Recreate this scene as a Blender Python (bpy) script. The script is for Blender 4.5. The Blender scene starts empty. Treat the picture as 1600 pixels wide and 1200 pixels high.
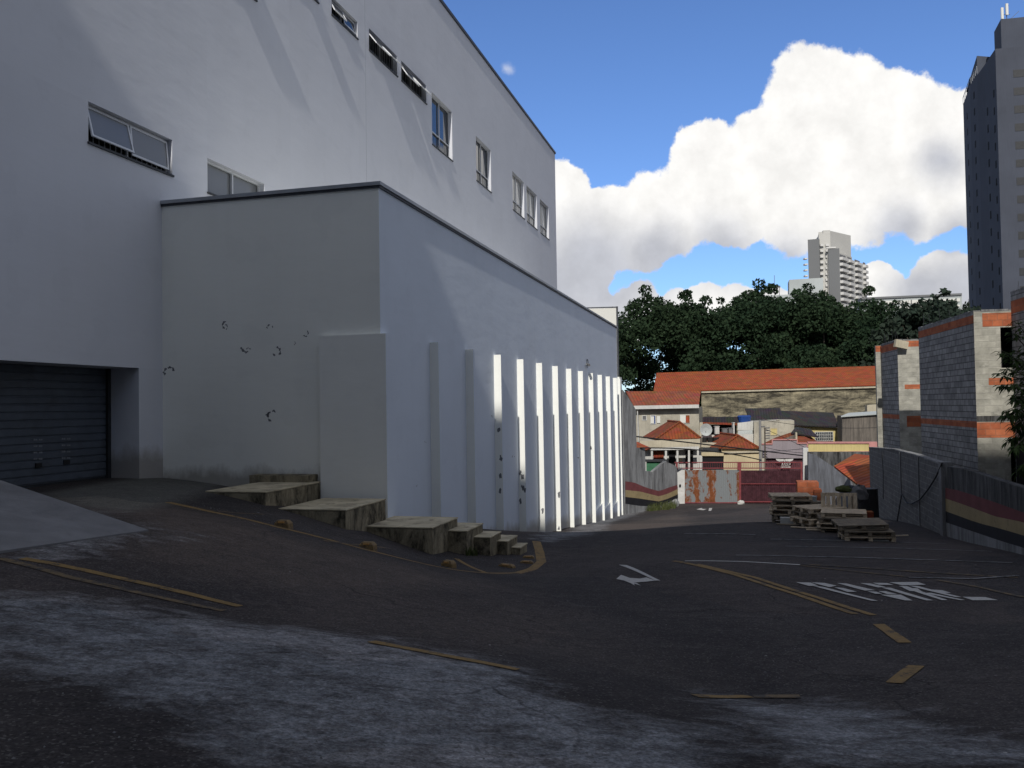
import bpy, bmesh, math, random
import numpy as np
from mathutils import Vector, Matrix
random.seed(7); rng = np.random.default_rng(7)
R = math.radians
sc = bpy.context.scene
col = sc.collection
# ------------------------------------------------------------ camera
F = 1340.0; PITCH = R(1.5); ROLL = R(0.9)
fwd = Vector((0, math.cos(PITCH), math.sin(PITCH)))
up0 = Vector((0, -math.sin(PITCH), math.cos(PITCH))); rt0 = Vector((1, 0, 0))
rt = rt0*math.cos(ROLL) - up0*math.sin(ROLL)
up = up0*math.cos(ROLL) + rt0*math.sin(ROLL)
cam_d = bpy.data.cameras.new('camera'); cam = bpy.data.objects.new('camera', cam_d); col.objects.link(cam)
M3 = Matrix((rt, up, -fwd)).transposed()
cam.matrix_world = M3.to_4x4()
cam_d.sensor_width = 36; cam_d.lens = 36*F/1600; cam_d.clip_start = 0.05; cam_d.clip_end = 6000
sc.camera = cam
# eye at the origin; world heights are relative to the eye
def ray(px, py): return fwd + rt*((px-800)/F) - up*((py-600)/F)
def at(px, py, Y):
    r = ray(px, py); return r*(Y/r.y)
A0 = R(15.0); SA, CA = math.sin(A0), math.cos(A0)
def W(s, v, z): return Vector((s*SA+v*CA, s*CA-v*SA, z))
def SV(p): return (p.x*SA+p.y*CA, p.x*CA-p.y*SA)
def hitv(px, py, v):                 # point on the vertical plane v = const -> (s, z)
    r = ray(px, py); n = r.x*CA-r.y*SA; t = v/n; p = r*t
    return SV(p)[0], p.z
def hits(px, py, s):
    r = ray(px, py); n = r.x*SA+r.y*CA; p = r*(s/n)
    return SV(p)[1], p.z
def hitp(px, py, A, B):              # vertical plane through plan points A, B
    r = ray(px, py); dx, dy = B[0]-A[0], B[1]-A[1]; nx, ny = -dy, dx
    t = (A[0]*nx+A[1]*ny)/(r.x*nx+r.y*ny); return r*t
# ------------------------------------------------------------ terrain heights
V_MAIN, V_ANX = -14.1, -8.16
ctl = []
def c_px(px, py, Y): p = at(px, py, Y); ctl.append((p.x, p.y, p.z))
def c_v(px, py, v): s, z = hitv(px, py, v); p = W(s, v, z); ctl.append((p.x, p.y, z))
c_v(195, 750, V_MAIN); c_v(70, 768, V_MAIN); c_v(262, 746, V_MAIN)
GZ = ctl[0][2]
ctl.append((-12, 12, GZ)); ctl.append((-16, 16, GZ)); ctl.append((-9.9, 15.5, GZ-0.02)); ctl.append((-8.0, 18.8, GZ-.02))
for a in [(315,768,18.2),(415,790,18.0),(540,826,17.6),(675,868,18.2),(729,867,19.1),(813,868,20.2),
          (1477,838,24.5),(1600,868,17.6),(1060,787,66),(1255,788,66),(1330,838,23.3),(1215,816,26.5),
          (1060,877,17.3),(1250,883,16.6),(1128,1088,7.9),(1415,1055,8.0),(800,1200,5.0),(100,900,9.2),(0,1200,4.3),
          (0,1000,6.7),(375,948,9.2),(580,1003,8.0),(810,1047,7.2),(265,787,16.2),(430,822,15.0),(560,853,15.2),
          (690,885,16.2),(840,893,17.6),(848,848,23),(1340,960,11.7),(1550,938,12.6),(1600,1000,9.5),(1600,1200,5.2),
          (225,828,12.3),(600,900,12.6)]: c_px(*a)
for a in [(830,838),(880,826),(930,815),(978,800)]: c_v(a[0], a[1], V_ANX)
ctl += [(0,0,-1.72),(0,-6,-1.55),(-6,0,-1.6),(8,0,-2.0),(22,30,-4.3),(22,14,-3.2),(25,50,-6.2),(20,66,-7.7),(-2,66,-7.7)]
P = np.array(ctl); N = len(P)
def phi(r): return np.where(r > 1e-9, r*r*np.log(r+1e-12), 0)
D = np.sqrt((P[:,None,0]-P[None,:,0])**2+(P[:,None,1]-P[None,:,1])**2)
K = np.zeros((N+3, N+3)); K[:N,:N] = phi(D)+np.eye(N)*1.0
K[:N,N] = 1; K[:N,N+1:] = P[:,:2]; K[N,:N] = 1; K[N+1:,:N] = P[:,:2].T
coef = np.linalg.solve(K, np.concatenate([P[:,2], np.zeros(3)]))
def Hn(x, y):
    x = np.asarray(x, float); y = np.asarray(y, float)
    xc = np.clip(x, -18, 26); yc = np.clip(y, -8, 68)
    r = np.sqrt((xc[...,None]-P[:,0])**2+(yc[...,None]-P[:,1])**2)
    z = phi(r)@coef[:N]+coef[N]+coef[N+1]*xc+coef[N+2]*yc
    return z - 0.004*np.maximum(y-68, 0)*(y < 300) - (y >= 300)*0.928
def H(x, y): return float(Hn(x, y))
def hitg(px, py):
    r = ray(px, py); r = r/r.y; lo, hi = 2.0, 70.0; prev = 2.0
    for k in range(400):
        t = 2.0*1.01**k
        if t > 90: break
        if r.z*t < H(r.x*t, t):
            lo, hi = prev, t
            for _ in range(18):
                m = (lo+hi)/2
                if r.z*m < H(r.x*m, m): hi = m
                else: lo = m
            break
        prev = t
    t = (lo+hi)/2; return Vector((r.x*t, t, H(r.x*t, t)))
# ------------------------------------------------------------ materials
def newmat(name):
    m = bpy.data.materials.new(name); m.use_nodes = True; nt = m.node_tree
    for n in list(nt.nodes): nt.nodes.remove(n)
    return m, nt
def nd(nt, t, **k):
    n = nt.nodes.new(t)
    for a, b in k.items(): setattr(n, a, b)
    return n
def ramp(nt, fac, stops):
    n = nd(nt, 'ShaderNodeValToRGB'); e = n.color_ramp.elements
    e[0].position, e[0].color = stops[0][0], (*stops[0][1], 1)
    e[1].position, e[1].color = stops[-1][0], (*stops[-1][1], 1)
    for p, c in stops[1:-1]:
        x = e.new(p); x.color = (*c, 1)
    nt.links.new(fac, n.inputs[0]); return n.outputs[0]
def g3(v): return (v, v, v)
def mixc(nt, f, a, b, mode='MIX'):
    n = nd(nt, 'ShaderNodeMix', data_type='RGBA', blend_type=mode)
    for i, x in ((0, f), (6, a), (7, b)):
        if hasattr(x, 'links'): nt.links.new(x, n.inputs[i])
        elif i == 0: n.inputs[0].default_value = x
        else: n.inputs[i].default_value = (*x, 1)
    return n.outputs[2]
def math_(nt, op, a, b=0.0, clamp=False):
    n = nd(nt, 'ShaderNodeMath', operation=op, use_clamp=clamp)
    for i, x in ((0, a), (1, b)):
        if hasattr(x, 'links'): nt.links.new(x, n.inputs[i])
        else: n.inputs[i].default_value = x
    return n.outputs[0]
def noise(nt, vec, scale, detail=5, rough=.55, dist=0):
    n = nd(nt, 'ShaderNodeTexNoise'); n.inputs['Scale'].default_value = scale
    n.inputs['Detail'].default_value = detail; n.inputs['Roughness'].default_value = rough
    n.inputs['Distortion'].default_value = dist
    if vec is not None: nt.links.new(vec, n.inputs['Vector'])
    return n.outputs['Fac']
def mapping(nt, vec, sc_=(1,1,1), rot=(0,0,0)):
    n = nd(nt, 'ShaderNodeMapping'); n.inputs['Scale'].default_value = sc_; n.inputs['Rotation'].default_value = rot
    nt.links.new(vec, n.inputs['Vector']); return n.outputs[0]
def finish(nt, colr, rough=.85, bump=None, bs=.3, bd=.01, spec=.3, metal=0, gp=None):
    b = nd(nt, 'ShaderNodeBsdfPrincipled'); o = nd(nt, 'ShaderNodeOutputMaterial')
    if hasattr(colr, 'links'): nt.links.new(colr, b.inputs['Base Color'])
    else: b.inputs['Base Color'].default_value = (*colr, 1)
    if hasattr(rough, 'links'): nt.links.new(rough, b.inputs['Roughness'])
    else: b.inputs['Roughness'].default_value = rough
    b.inputs['Specular IOR Level'].default_value = spec; b.inputs['Metallic'].default_value = metal
    if bump is not None:
        n = nd(nt, 'ShaderNodeBump'); n.inputs['Strength'].default_value = bs; n.inputs['Distance'].default_value = bd
        nt.links.new(bump, n.inputs['Height']); nt.links.new(n.outputs[0], b.inputs['Normal'])
    nt.links.new(b.outputs[0], o.inputs[0]); return b
def coords(nt, uv=True):
    t = nd(nt, 'ShaderNodeTexCoord'); return t.outputs['UV'] if uv else t.outputs['Object']
def m_plain(name, c, var=.25, scale=1.5, rough=.85, bs=.2, fine=30, spec=.3, streak=0, dirt=None, metal=0, bd=.01):
    """colour with cloudy variation, fine grain, optional vertical run-off streaks and blotches of dirt"""
    m, nt = newmat(name); uv = coords(nt)
    n1 = noise(nt, uv, scale, 6, .6)
    a = tuple(x*(1-var) for x in c); b = tuple(min(1, x*(1+var)) for x in c)
    colr = ramp(nt, n1, [(.3, a), (.7, b)])
    if dirt:
        dcol, lo, hi, dsc = dirt
        n2 = noise(nt, mapping(nt, uv, (1, 1, 1)), dsc, 8, .7, .6)
        f = ramp(nt, n2, [(lo, g3(0)), (hi, g3(1))]); colr = mixc(nt, f, colr, dcol)
    if streak:
        n3 = noise(nt, mapping(nt, uv, (9, .35, 1)), 1.0, 6, .65)
        f = ramp(nt, n3, [(.48, g3(0)), (.78, g3(streak))]); colr = mixc(nt, f, colr, tuple(x*.3 for x in c))
    nf = noise(nt, uv, fine, 4, .6)
    finish(nt, colr, rough, nf, bs, bd, spec, metal); return m
def m_paint_wall(name, c, grime=.35, base=(-1.62, 0)):
    m, nt = newmat(name); uv = coords(nt)
    colr = ramp(nt, noise(nt, uv, .35, 5, .55), [(.3, tuple(x*.94 for x in c)), (.7, c)])
    st = noise(nt, mapping(nt, uv, (2.2, .12, 1)), 1.0, 5, .6)
    colr = mixc(nt, ramp(nt, st, [(.5, g3(0)), (.85, g3(grime))]), colr, (c[0]*.72, c[1]*.72, c[2]*.68))
    sx = nd(nt, 'ShaderNodeSeparateXYZ'); nt.links.new(uv, sx.inputs[0])
    hgt = math_(nt, 'SUBTRACT', math_(nt, 'SUBTRACT', sx.outputs[1], base[0]), math_(nt, 'MULTIPLY', math_(nt, 'ABSOLUTE', sx.outputs[0]), base[1]))
    hn = math_(nt, 'SUBTRACT', hgt, math_(nt, 'MULTIPLY', noise(nt, mapping(nt, uv, (1, .5, 1)), 1.8, 7, .7), .9))
    colr = mixc(nt, ramp(nt, hn, [(0, g3(.75)), (.35, g3(0))]), colr, (.26, .235, .20))
    pt = noise(nt, uv, .9, 3, .5); colr = mixc(nt, ramp(nt, pt, [(.60, g3(0)), (.63, g3(.10))]), colr, (c[0]*.75, c[1]*.75, c[2]*.76))
    rip = noise(nt, mapping(nt, uv, (.6, 1.6, 1)), 1.3, 3, .5)
    fine = noise(nt, uv, 55, 3, .6)
    h = math_(nt, 'ADD', math_(nt, 'MULTIPLY', rip, 5.0), math_(nt, 'MULTIPLY', fine, .35))
    finish(nt, colr, .8, h, .35, .006, .25); return m
def m_block(name, c1, c2, mortar, bw=.40, bh=.20, ms=.012, orange=False):
    m, nt = newmat(name); uv = coords(nt)
    bk = nd(nt, 'ShaderNodeTexBrick'); nt.links.new(uv, bk.inputs['Vector'])
    bk.inputs['Color1'].default_value = (*c1, 1); bk.inputs['Color2'].default_value = (*c2, 1)
    bk.inputs['Mortar'].default_value = (*mortar, 1); bk.inputs['Scale'].default_value = 1
    bk.inputs['Mortar Size'].default_value = ms; bk.inputs['Brick Width'].default_value = bw
    bk.inputs['Row Height'].default_value = bh; bk.inputs['Mortar Smooth'].default_value = .3
    n = noise(nt, uv, 2.0, 7, .65)
    colr = mixc(nt, 1.0, bk.outputs['Color'], ramp(nt, n, [(.25, g3(.55)), (.75, g3(1.2))]), 'MULTIPLY')
    smear = noise(nt, mapping(nt, uv, (1, 2.5, 1)), 3.2, 6, .7)
    colr = mixc(nt, ramp(nt, smear, [(.55, g3(0)), (.72, g3(.55))]), colr, tuple(min(1, x*1.5) for x in mortar))
    gr = noise(nt, uv, 45, 3, .6)
    h = math_(nt, 'ADD', math_(nt, 'MULTIPLY', bk.outputs['Fac'], -1.0), math_(nt, 'MULTIPLY', gr, .5))
    finish(nt, colr, .92, h, .7, .012, .15); return m
def m_tiles(name, c, cdark, wave=.22, row=.38, bs=.8, dark_amt=.5):
    m, nt = newmat(name); uv = coords(nt)
    wv = nd(nt, 'ShaderNodeTexWave', wave_type='BANDS', bands_direction='X', wave_profile='SIN')
    wv.inputs['Scale'].default_value = 1/wave/3.1416; nt.links.new(uv, wv.inputs['Vector'])
    wr = nd(nt, 'ShaderNodeTexWave', wave_type='BANDS', bands_direction='Y', wave_profile='SAW')
    wr.inputs['Scale'].default_value = 1/row/6.283; nt.links.new(uv, wr.inputs['Vector'])
    vo = nd(nt, 'ShaderNodeTexVoronoi'); vo.inputs['Scale'].default_value = 1
    nt.links.new(mapping(nt, uv, (1/wave*.5, 1/row, 1)), vo.inputs['Vector'])
    base = mixc(nt, ramp(nt, noise(nt, uv, .8, 6, .65), [(.3, g3(0)), (.7, g3(1))]), tuple(x*.72 for x in c), c)
    base = mixc(nt, .35, base, mixc(nt, 1, vo.outputs['Color'], c, 'MULTIPLY'))
    f = ramp(nt, noise(nt, uv, 1.1, 9, .8), [(.55, g3(0)), (.72, g3(dark_amt))])
    base = mixc(nt, f, base, cdark)
    groove = ramp(nt, wv.outputs['Fac'], [(0, g3(.8)), (.3, g3(0))])
    base = mixc(nt, groove, base, tuple(x*.45 for x in c))
    h = math_(nt, 'ADD', wv.outputs['Fac'], math_(nt, 'MULTIPLY', wr.outputs['Fac'], .6))
    finish(nt, base, .85, h, bs, .05, .15); return m
def m_stained(name, c, dark, scale=.5, mid=.5, hstretch=(1, 2.2, 1), lo=.42, hi=.6):
    m, nt = newmat(name); uv = coords(nt)
    n1 = noise(nt, mapping(nt, uv, hstretch), scale, 10, .78, .4)
    n2 = noise(nt, mapping(nt, uv, (5, .4, 1)), 1.0, 6, .7)
    colr = ramp(nt, n1, [(lo, dark), ((lo+hi)/2, tuple((a+b)/2 for a, b in zip(c, dark))), (hi, c)])
    colr = mixc(nt, ramp(nt, n2, [(.5, g3(0)), (.8, g3(.7))]), colr, dark)
    finish(nt, colr, .92, noise(nt, uv, 14, 8, .7), .5, .02, .15); return m
def m_rust(name, c, rustc, band=.75):
    m, nt = newmat(name); uv = coords(nt)
    bnd = noise(nt, mapping(nt, uv, (1.0, .05, 1)), 1.0, 3, .5)
    n1 = noise(nt, mapping(nt, uv, (1.6, .9, 1)), 1.7, 9, .75, .3)
    s = math_(nt, 'ADD', math_(nt, 'MULTIPLY', bnd, band), math_(nt, 'MULTIPLY', n1, .6))
    colr = mixc(nt, ramp(nt, s, [(.655, g3(0)), (.70, g3(1))]), c, mixc(nt, ramp(nt, n1, [(.4, g3(0)), (.6, g3(1))]), rustc, tuple(x*.5 for x in rustc)))
    finish(nt, colr, .75, n1, .2, .01, .3); return m
def m_glass(name, tint=(.02,.03,.045), rough=.03):
    m, nt = newmat(name); uv = coords(nt)
    b = finish(nt, tint, rough, noise(nt, uv, 1.2, 2, .5), .04, .01, .9); return m
M = {}
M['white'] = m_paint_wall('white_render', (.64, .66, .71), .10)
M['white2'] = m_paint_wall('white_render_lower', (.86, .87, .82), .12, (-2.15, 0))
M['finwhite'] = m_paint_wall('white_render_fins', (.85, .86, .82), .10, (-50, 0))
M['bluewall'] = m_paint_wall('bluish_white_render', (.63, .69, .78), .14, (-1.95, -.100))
M['cap'] = m_plain('dark_flashing', (.05, .055, .065), .2, 2, .5, .05)
M['capl'] = m_plain('grey_flashing', (.33, .35, .38), .15, 2, .45, .05)
M['alu'] = m_plain('white_aluminium', (.62, .64, .67), .08, 3, .4, .03, spec=.5)
M['darkmetal'] = m_plain('dark_window_metal', (.03, .032, .036), .2, 3, .5, .05)
M['glass'] = m_glass('window_glass')
M['frost'] = m_glass('frosted_glass', (.16, .17, .18), .25)
M['cloudgl'] = m_glass('painted_cloud_glass', (.42, .42, .40), .1)  # bright cloud reflection painted in as a pale base colour
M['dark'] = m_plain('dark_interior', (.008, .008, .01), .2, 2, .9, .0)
M['rubber'] = m_plain('black_rubber', (.015, .015, .016), .2, 4, .6, .1)
M['shutter'] = m_plain('blue_grey_shutter', (.075, .09, .115), .18, 2.5, .5, .1, spec=.4, dirt=((.05,.055,.06), .5, .75, 2.0))
M['speck'] = m_plain('pale_specks', (.20, .21, .23), .2, 9)
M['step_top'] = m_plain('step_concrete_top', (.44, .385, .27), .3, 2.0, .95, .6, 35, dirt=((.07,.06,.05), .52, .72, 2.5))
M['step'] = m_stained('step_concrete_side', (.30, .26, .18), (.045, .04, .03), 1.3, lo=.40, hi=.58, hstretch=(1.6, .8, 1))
M['ramp'] = m_plain('ramp_concrete', (.17, .17, .175), .22, 1.2, .9, .5, 30, dirt=((.11,.11,.115), .45, .75, 1.1))
M['stud'] = m_plain('road_stud_yellow', (.24, .16, .07), .3, 9, .7, .4, 60, dirt=((.08,.06,.04), .45, .65, 9))
M['reflector'] = m_plain('stud_reflector', (.5, .28, .1), .2, 20, .3, .05)
M['scuff'] = m_plain('wall_scuff', (.15, .155, .165), .5, 14, .9, .3)
M['rust'] = m_rust('rusty_galvanised_sheet', (.19, .205, .215), (.26, .09, .035))
M['maroon'] = m_plain('maroon_metal', (.07, .026, .034), .4, 3, .7, .2, streak=.5, dirt=((.25,.2,.2), .62, .75, 5))
M['redrail'] = m_plain('red_rail_paint', (.17, .035, .04), .3, 4, .6, .1)
M['postw'] = m_plain('white_post', (.5, .5, .49), .15, 2, .8, .1, dirt=((.2,.17,.14), .6, .8, 2))
M['conc'] = m_stained('old_concrete', (.26, .265, .27), (.07, .07, .072), .7, lo=.33, hi=.56, hstretch=(2.0, .35, 1))
M['concmid'] = m_stained('blue_grey_board', (.15, .16, .185), (.06, .062, .07), .8, lo=.35, hi=.6, hstretch=(2.5, .35, 1))
M['concdark'] = m_stained('blackened_concrete', (.14, .14, .14), (.02, .02, .02), .8, lo=.4, hi=.62, hstretch=(2.5, .4, 1))
M['s_red'] = m_plain('stripe_maroon', (.15, .045, .048), .2, 2, .85, .3, dirt=((.05,.03,.03), .6, .8, 4))
M['s_tan'] = m_plain('stripe_tan', (.30, .235, .125), .2, 2, .85, .3, dirt=((.12,.1,.06), .55, .75, 4))
M['s_blk'] = m_plain('stripe_black', (.012, .012, .016), .3, 2, .8, .3)
M['block'] = m_block('grey_block', (.34, .34, .34), (.24, .24, .245), (.12, .12, .12), ms=.018)
M['blockp'] = m_block('pale_block', (.40, .39, .34), (.29, .285, .25), (.37, .36, .32))
M['blockw'] = m_block('rendered_block', (.17, .17, .17), (.145, .148, .15), (.24, .24, .235), .39, .2, .016)
M['orange'] = m_block('orange_hollow_brick', (.46, .15, .07), (.34, .10, .05), (.30, .13, .08), .29, .19, .01)
M['tilered'] = m_tiles('orange_red_roof_tiles', (.33, .085, .035), (.09, .04, .03), .30, .40, .4, .45)
M['tile2'] = m_tiles('corrugated_red_roof', (.30, .095, .05), (.10, .05, .04), .36, .8, .9, .4)
M['tile3'] = m_tiles('old_brown_tiles', (.27, .075, .035), (.05, .03, .025), .30, .40, .9, .8)
M['tile4'] = m_tiles('bright_orange_tiles', (.40, .11, .04), (.15, .05, .03), .40, .60, 1.0, .3)
M['tiledark'] = m_tiles('dark_fibre_roof', (.05, .045, .047), (.02, .02, .02), .30, 1.6, 1.0, .4)
M['oldwall'] = m_stained('mouldy_warehouse_wall', (.36, .32, .22), (.045, .041, .032), .42, lo=.42, hi=.66, hstretch=(.8, 2.6, 1))
M['palecon'] = m_plain('pale_plaster', (.42, .38, .29), .15, .8, .9, .2, dirt=((.15,.13,.1), .6, .8, .8), streak=.4)
M['beige'] = m_plain('beige_render', (.40, .375, .31), .16, .5, .9, .3, 10, dirt=((.2,.19,.16), .45, .75, .5), streak=.35)
M['cream'] = m_plain('cream_render', (.47, .40, .26), .15, .5, .9, .2, streak=.3)
M['yellow'] = m_plain('yellow_render', (.50, .42, .19), .15, .5, .9, .2, streak=.35)
M['lilac'] = m_plain('lilac_render', (.25, .22, .24), .12, .7, .9, .2, streak=.3)
M['pink'] = m_plain('pink_trim', (.42, .2, .19), .15, 2, .8)
M['whitish'] = m_plain('whitewash', (.50, .50, .48), .15, .8, .85, .2, streak=.5)
M['shed'] = m_stained('weathered_board', (.17, .15, .13), (.06, .055, .05), .8, lo=.35, hi=.6, hstretch=(3, .3, 1))
M['bluetank'] = m_plain('blue_plastic', (.015, .05, .20), .2, 2, .4, .05)
M['green'] = m_plain('green_tarp', (.04, .13, .07), .3, 2, .8)
M['wood'] = m_stained('pallet_wood', (.68, .57, .42), (.30, .23, .16), 2.5, lo=.35, hi=.6, hstretch=(1, 6, 1))
M['wood_old'] = m_stained('grey_pallet_wood', (.32, .27, .20), (.10, .085, .07), 2.5, lo=.38, hi=.62, hstretch=(1, 6, 1))
M['bark'] = m_plain('bark', (.09, .075, .06), .3, 2, .95, .8, 12)
M['wire'] = m_plain('black_cable', (.012, .012, .013), .1, 2, .6)
M['polec'] = m_plain('pole_concrete', (.19, .19, .19), .2, 2, .9)
M['shadetower'] = m_plain('cloud_shaded_tower_render', (.060, .068, .090), .14, .12, .9, .1, 8, streak=.25)  # cloud shade over the tower is put into this dark colour
M['twrgrey'] = m_plain('tower_grey_panel', (.15, .155, .16), .05, .05, .9, .05, 3)
M['twrpale'] = m_plain('tower_pale', (.46, .455, .43), .08, .06, .9, .05, 3)
M['twrwht'] = m_plain('tower_white', (.56, .555, .54), .06, .06, .9, .05, 3)
M['farconc'] = m_plain('far_concrete', (.38, .41, .41), .12, .06, .9, .1, 3, streak=.3)
M['panelw'] = m_plain('cream_panel', (.62, .62, .58), .03, .3, .7)
M['pot'] = m_plain('grey_plastic', (.12, .12, .125), .3, 3, .5)
M['boxw'] = m_plain('white_box', (.42, .42, .40), .12, 4, .8)
def m_leaf(name, c1, c2, tr=.25):
    m, nt = newmat(name)
    g = nd(nt, 'ShaderNodeNewGeometry'); oi = nd(nt, 'ShaderNodeObjectInfo')
    colr = ramp(nt, g.outputs['Random Per Island'], [(0, c1), (1, c2)])
    colr = mixc(nt, .5, colr, mixc(nt, oi.outputs['Random'], c1, c2))
    b = finish(nt, colr, .8, None, spec=.08)
    t = nd(nt, 'ShaderNodeBsdfTranslucent'); nt.links.new(colr, t.inputs[0])
    mx = nd(nt, 'ShaderNodeMixShader'); mx.inputs[0].default_value = tr
    nt.links.new(b.outputs[0], mx.inputs[1]); nt.links.new(t.outputs[0], mx.inputs[2])
    o = [n for n in nt.nodes if n.type == 'OUTPUT_MATERIAL'][0]; nt.links.new(mx.outputs[0], o.inputs[0]); return m
M['leafdark'] = m_leaf('dark_foliage', (.015, .032, .018), (.034, .055, .027))
M['leafgrey'] = m_leaf('sparse_foliage', (.022, .038, .028), (.045, .06, .045))
M['leafmango'] = m_leaf('mango_leaf', (.022, .042, .018), (.06, .09, .03), .2)
M['grass'] = m_leaf('grass_blades', (.05, .075, .025), (.13, .14, .06), .3)
# ------------------------------------------------------------ object helpers
ORG = {}
def tag(o, label=None, cat=None, group=None, kind=None):
    if label: o['label'] = label
    if cat: o['category'] = cat
    if group: o['group'] = group
    if kind: o['kind'] = kind
    return o
def empty(name, loc, label=None, cat=None, group=None):
    o = bpy.data.objects.new(name, None); o.location = loc; o.empty_display_size = .3; col.objects.link(o)
    ORG[o.name] = Vector(loc); return tag(o, label, cat, group)
class MB:
    def __init__(s): s.v = []; s.f = []; s.smooth = False
    def add(s, vs, fs):
        n = len(s.v); s.v += [Vector(v) for v in vs]; s.f += [tuple(i+n for i in f) for f in fs]; return s
    def quad(s, a, b, c, d): return s.add([a, b, c, d], [(0, 1, 2, 3)])
    def hexa(s, p):          # 8 pts: bottom 4, top 4
        return s.add(p, [(0,3,2,1),(4,5,6,7),(0,1,5,4),(1,2,6,5),(2,3,7,6),(3,0,4,7)])
    def box(s, c, ax, ay, az):   # centre, half-axes vectors
        c, ax, ay, az = map(Vector, (c, ax, ay, az))
        return s.hexa([c-ax-ay-az, c+ax-ay-az, c+ax+ay-az, c-ax+ay-az, c-ax-ay+az, c+ax-ay+az, c+ax+ay+az, c-ax+ay+az])
    def svbox(s, s0, s1, v0, v1, z0, z1):
        return s.hexa([W(s0,v0,z0), W(s0,v1,z0), W(s1,v1,z0), W(s1,v0,z0), W(s0,v0,z1), W(s0,v1,z1), W(s1,v1,z1), W(s1,v0,z1)])
    def prism(s, plan, z0, z1):   # plan list of (x,y)
        n = len(plan); vs = [Vector((x, y, z0)) for x, y in plan]+[Vector((x, y, z1)) for x, y in plan]
        fs = [tuple(range(n))[::-1], tuple(range(n, 2*n))]+[(i, (i+1) % n, n+(i+1) % n, n+i) for i in range(n)]
        return s.add(vs, fs)
    def extr(s, pts, d):          # polygon of 3D points extruded along d
        n = len(pts); d = Vector(d); vs = [Vector(p) for p in pts]+[Vector(p)+d for p in pts]
        fs = [tuple(range(n)), tuple(range(n, 2*n))[::-1]]+[(i, n+i, n+(i+1) % n, (i+1) % n) for i in range(n)]
        return s.add(vs, fs)
    def bar(s, a, b, r, n=6, r2=None):
        a, b = Vector(a), Vector(b); r2 = r if r2 is None else r2; d = (b-a).normalized()
        t = d.cross(Vector((0, 0, 1)) if abs(d.z) < .9 else Vector((1, 0, 0))).normalized(); u = d.cross(t)
        vs = []
        for c, rr in ((a, r), (b, r2)):
            for i in range(n):
                th = 2*math.pi*i/n+math.pi/n; vs.append(c+t*math.cos(th)*rr+u*math.sin(th)*rr)
        fs = [tuple(range(n)), tuple(range(n, 2*n))[::-1]]+[(i, n+i, n+(i+1) % n, (i+1) % n) for i in range(n)]
        return s.add(vs, fs)
    def build(s, name, m, parent=None, org=None, smooth=False, flat=False):
        if org is None: org = ORG[parent.name] if parent is not None else Vector((0, 0, 0))
        org = Vector(org)
        me = bpy.data.meshes.new(name); me.from_pydata([v-org for v in s.v], [], s.f); me.update()
        bm = bmesh.new(); bm.from_mesh(me); bmesh.ops.recalc_face_normals(bm, faces=bm.faces)
        uvl = bm.loops.layers.uv.new('UVMap')
        for f in bm.faces:
            n = f.normal
            if flat: t = Vector((CA, -SA, 0)); b = Vector((0, 0, 1))
            elif abs(n.z) > .97: t = Vector((CA, -SA, 0)); b = Vector((SA, CA, 0))
            else: t = Vector((0, 0, 1)).cross(n).normalized(); b = n.cross(t)
            for l in f.loops:
                p = l.vert.co+org; l[uvl].uv = (p.dot(t), p.dot(b))
            f.smooth = smooth
        bm.to_mesh(me); bm.free()
        me.materials.append(M[m] if isinstance(m, str) else m)
        o = bpy.data.objects.new(name, me); col.objects.link(o)
        if parent is not None: o.parent = parent
        else: o.location = org
        ORG[o.name] = org; return o
def wall_holes(mb, f, a0, a1, b0, b1, holes, inward):
    """planar wall in (a,b) with rectangular openings; reveals go along 'inward'"""
    As = sorted({a0, a1, *[h[0] for h in holes], *[h[1] for h in holes]}); Bs = sorted({b0, b1, *[h[2] for h in holes], *[h[3] for h in holes]})
    inward = Vector(inward)
    for i in range(len(As)-1):
        for j in range(len(Bs)-1):
            ca, cb = (As[i]+As[i+1])/2, (Bs[j]+Bs[j+1])/2
            if any(h[0] < ca < h[1] and h[2] < cb < h[3] for h in holes): continue
            mb.quad(f(As[i], Bs[j]), f(As[i+1], Bs[j]), f(As[i+1], Bs[j+1]), f(As[i], Bs[j+1]))
    for (x0, x1, y0, y1) in holes:
        p = [f(x0, y0), f(x1, y0), f(x1, y1), f(x0, y1)]
        for k in range(4):
            q, r = p[k], p[(k+1) % 4]; mb.quad(q, r, r+inward, q+inward)
# ------------------------------------------------------------ ground
def inpoly(x, y, poly):
    c = np.zeros(x.shape, bool); n = len(poly)
    for i in range(n):
        x1, y1 = poly[i]; x2, y2 = poly[(i+1) % n]
        if y1 == y2: continue
        k = ((y1 > y) != (y2 > y)) & (x < (x2-x1)*(y-y1)/(y2-y1)+x1); c ^= k
    return c
def segd(x, y, poly):
    d = np.full(x.shape, 1e9); n = len(poly)
    for i in range(n):
        x1, y1 = poly[i]; x2, y2 = poly[(i+1) % n]; dx, dy = x2-x1, y2-y1
        t = np.clip(((x-x1)*dx+(y-y1)*dy)/(dx*dx+dy*dy+1e-9), 0, 1)
        d = np.minimum(d, np.hypot(x-x1-t*dx, y-y1-t*dy))
    return d
def gpoly(pts): return [tuple(hitg(*p)[:2]) for p in pts]
xs = np.unique(np.concatenate([np.arange(-1500, -30, 90), np.arange(-30, -12, 1.0), np.arange(-12, 14, .2), np.arange(14, 30, 1.0), np.arange(30, 1500, 90), [1500]]))
ys = np.unique(np.concatenate([np.arange(-120, -8, 14), np.arange(-8, 3, .6), np.arange(3, 28, .2), np.arange(28, 72, .5), np.arange(72, 120, 6), np.arange(120, 2500, 140)]))
GX, GY = np.meshgrid(xs, ys); GZm = Hn(GX, GY)
nx, ny = len(xs), len(ys)
verts = np.stack([GX.ravel(), GY.ravel(), GZm.ravel()], 1)
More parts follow.
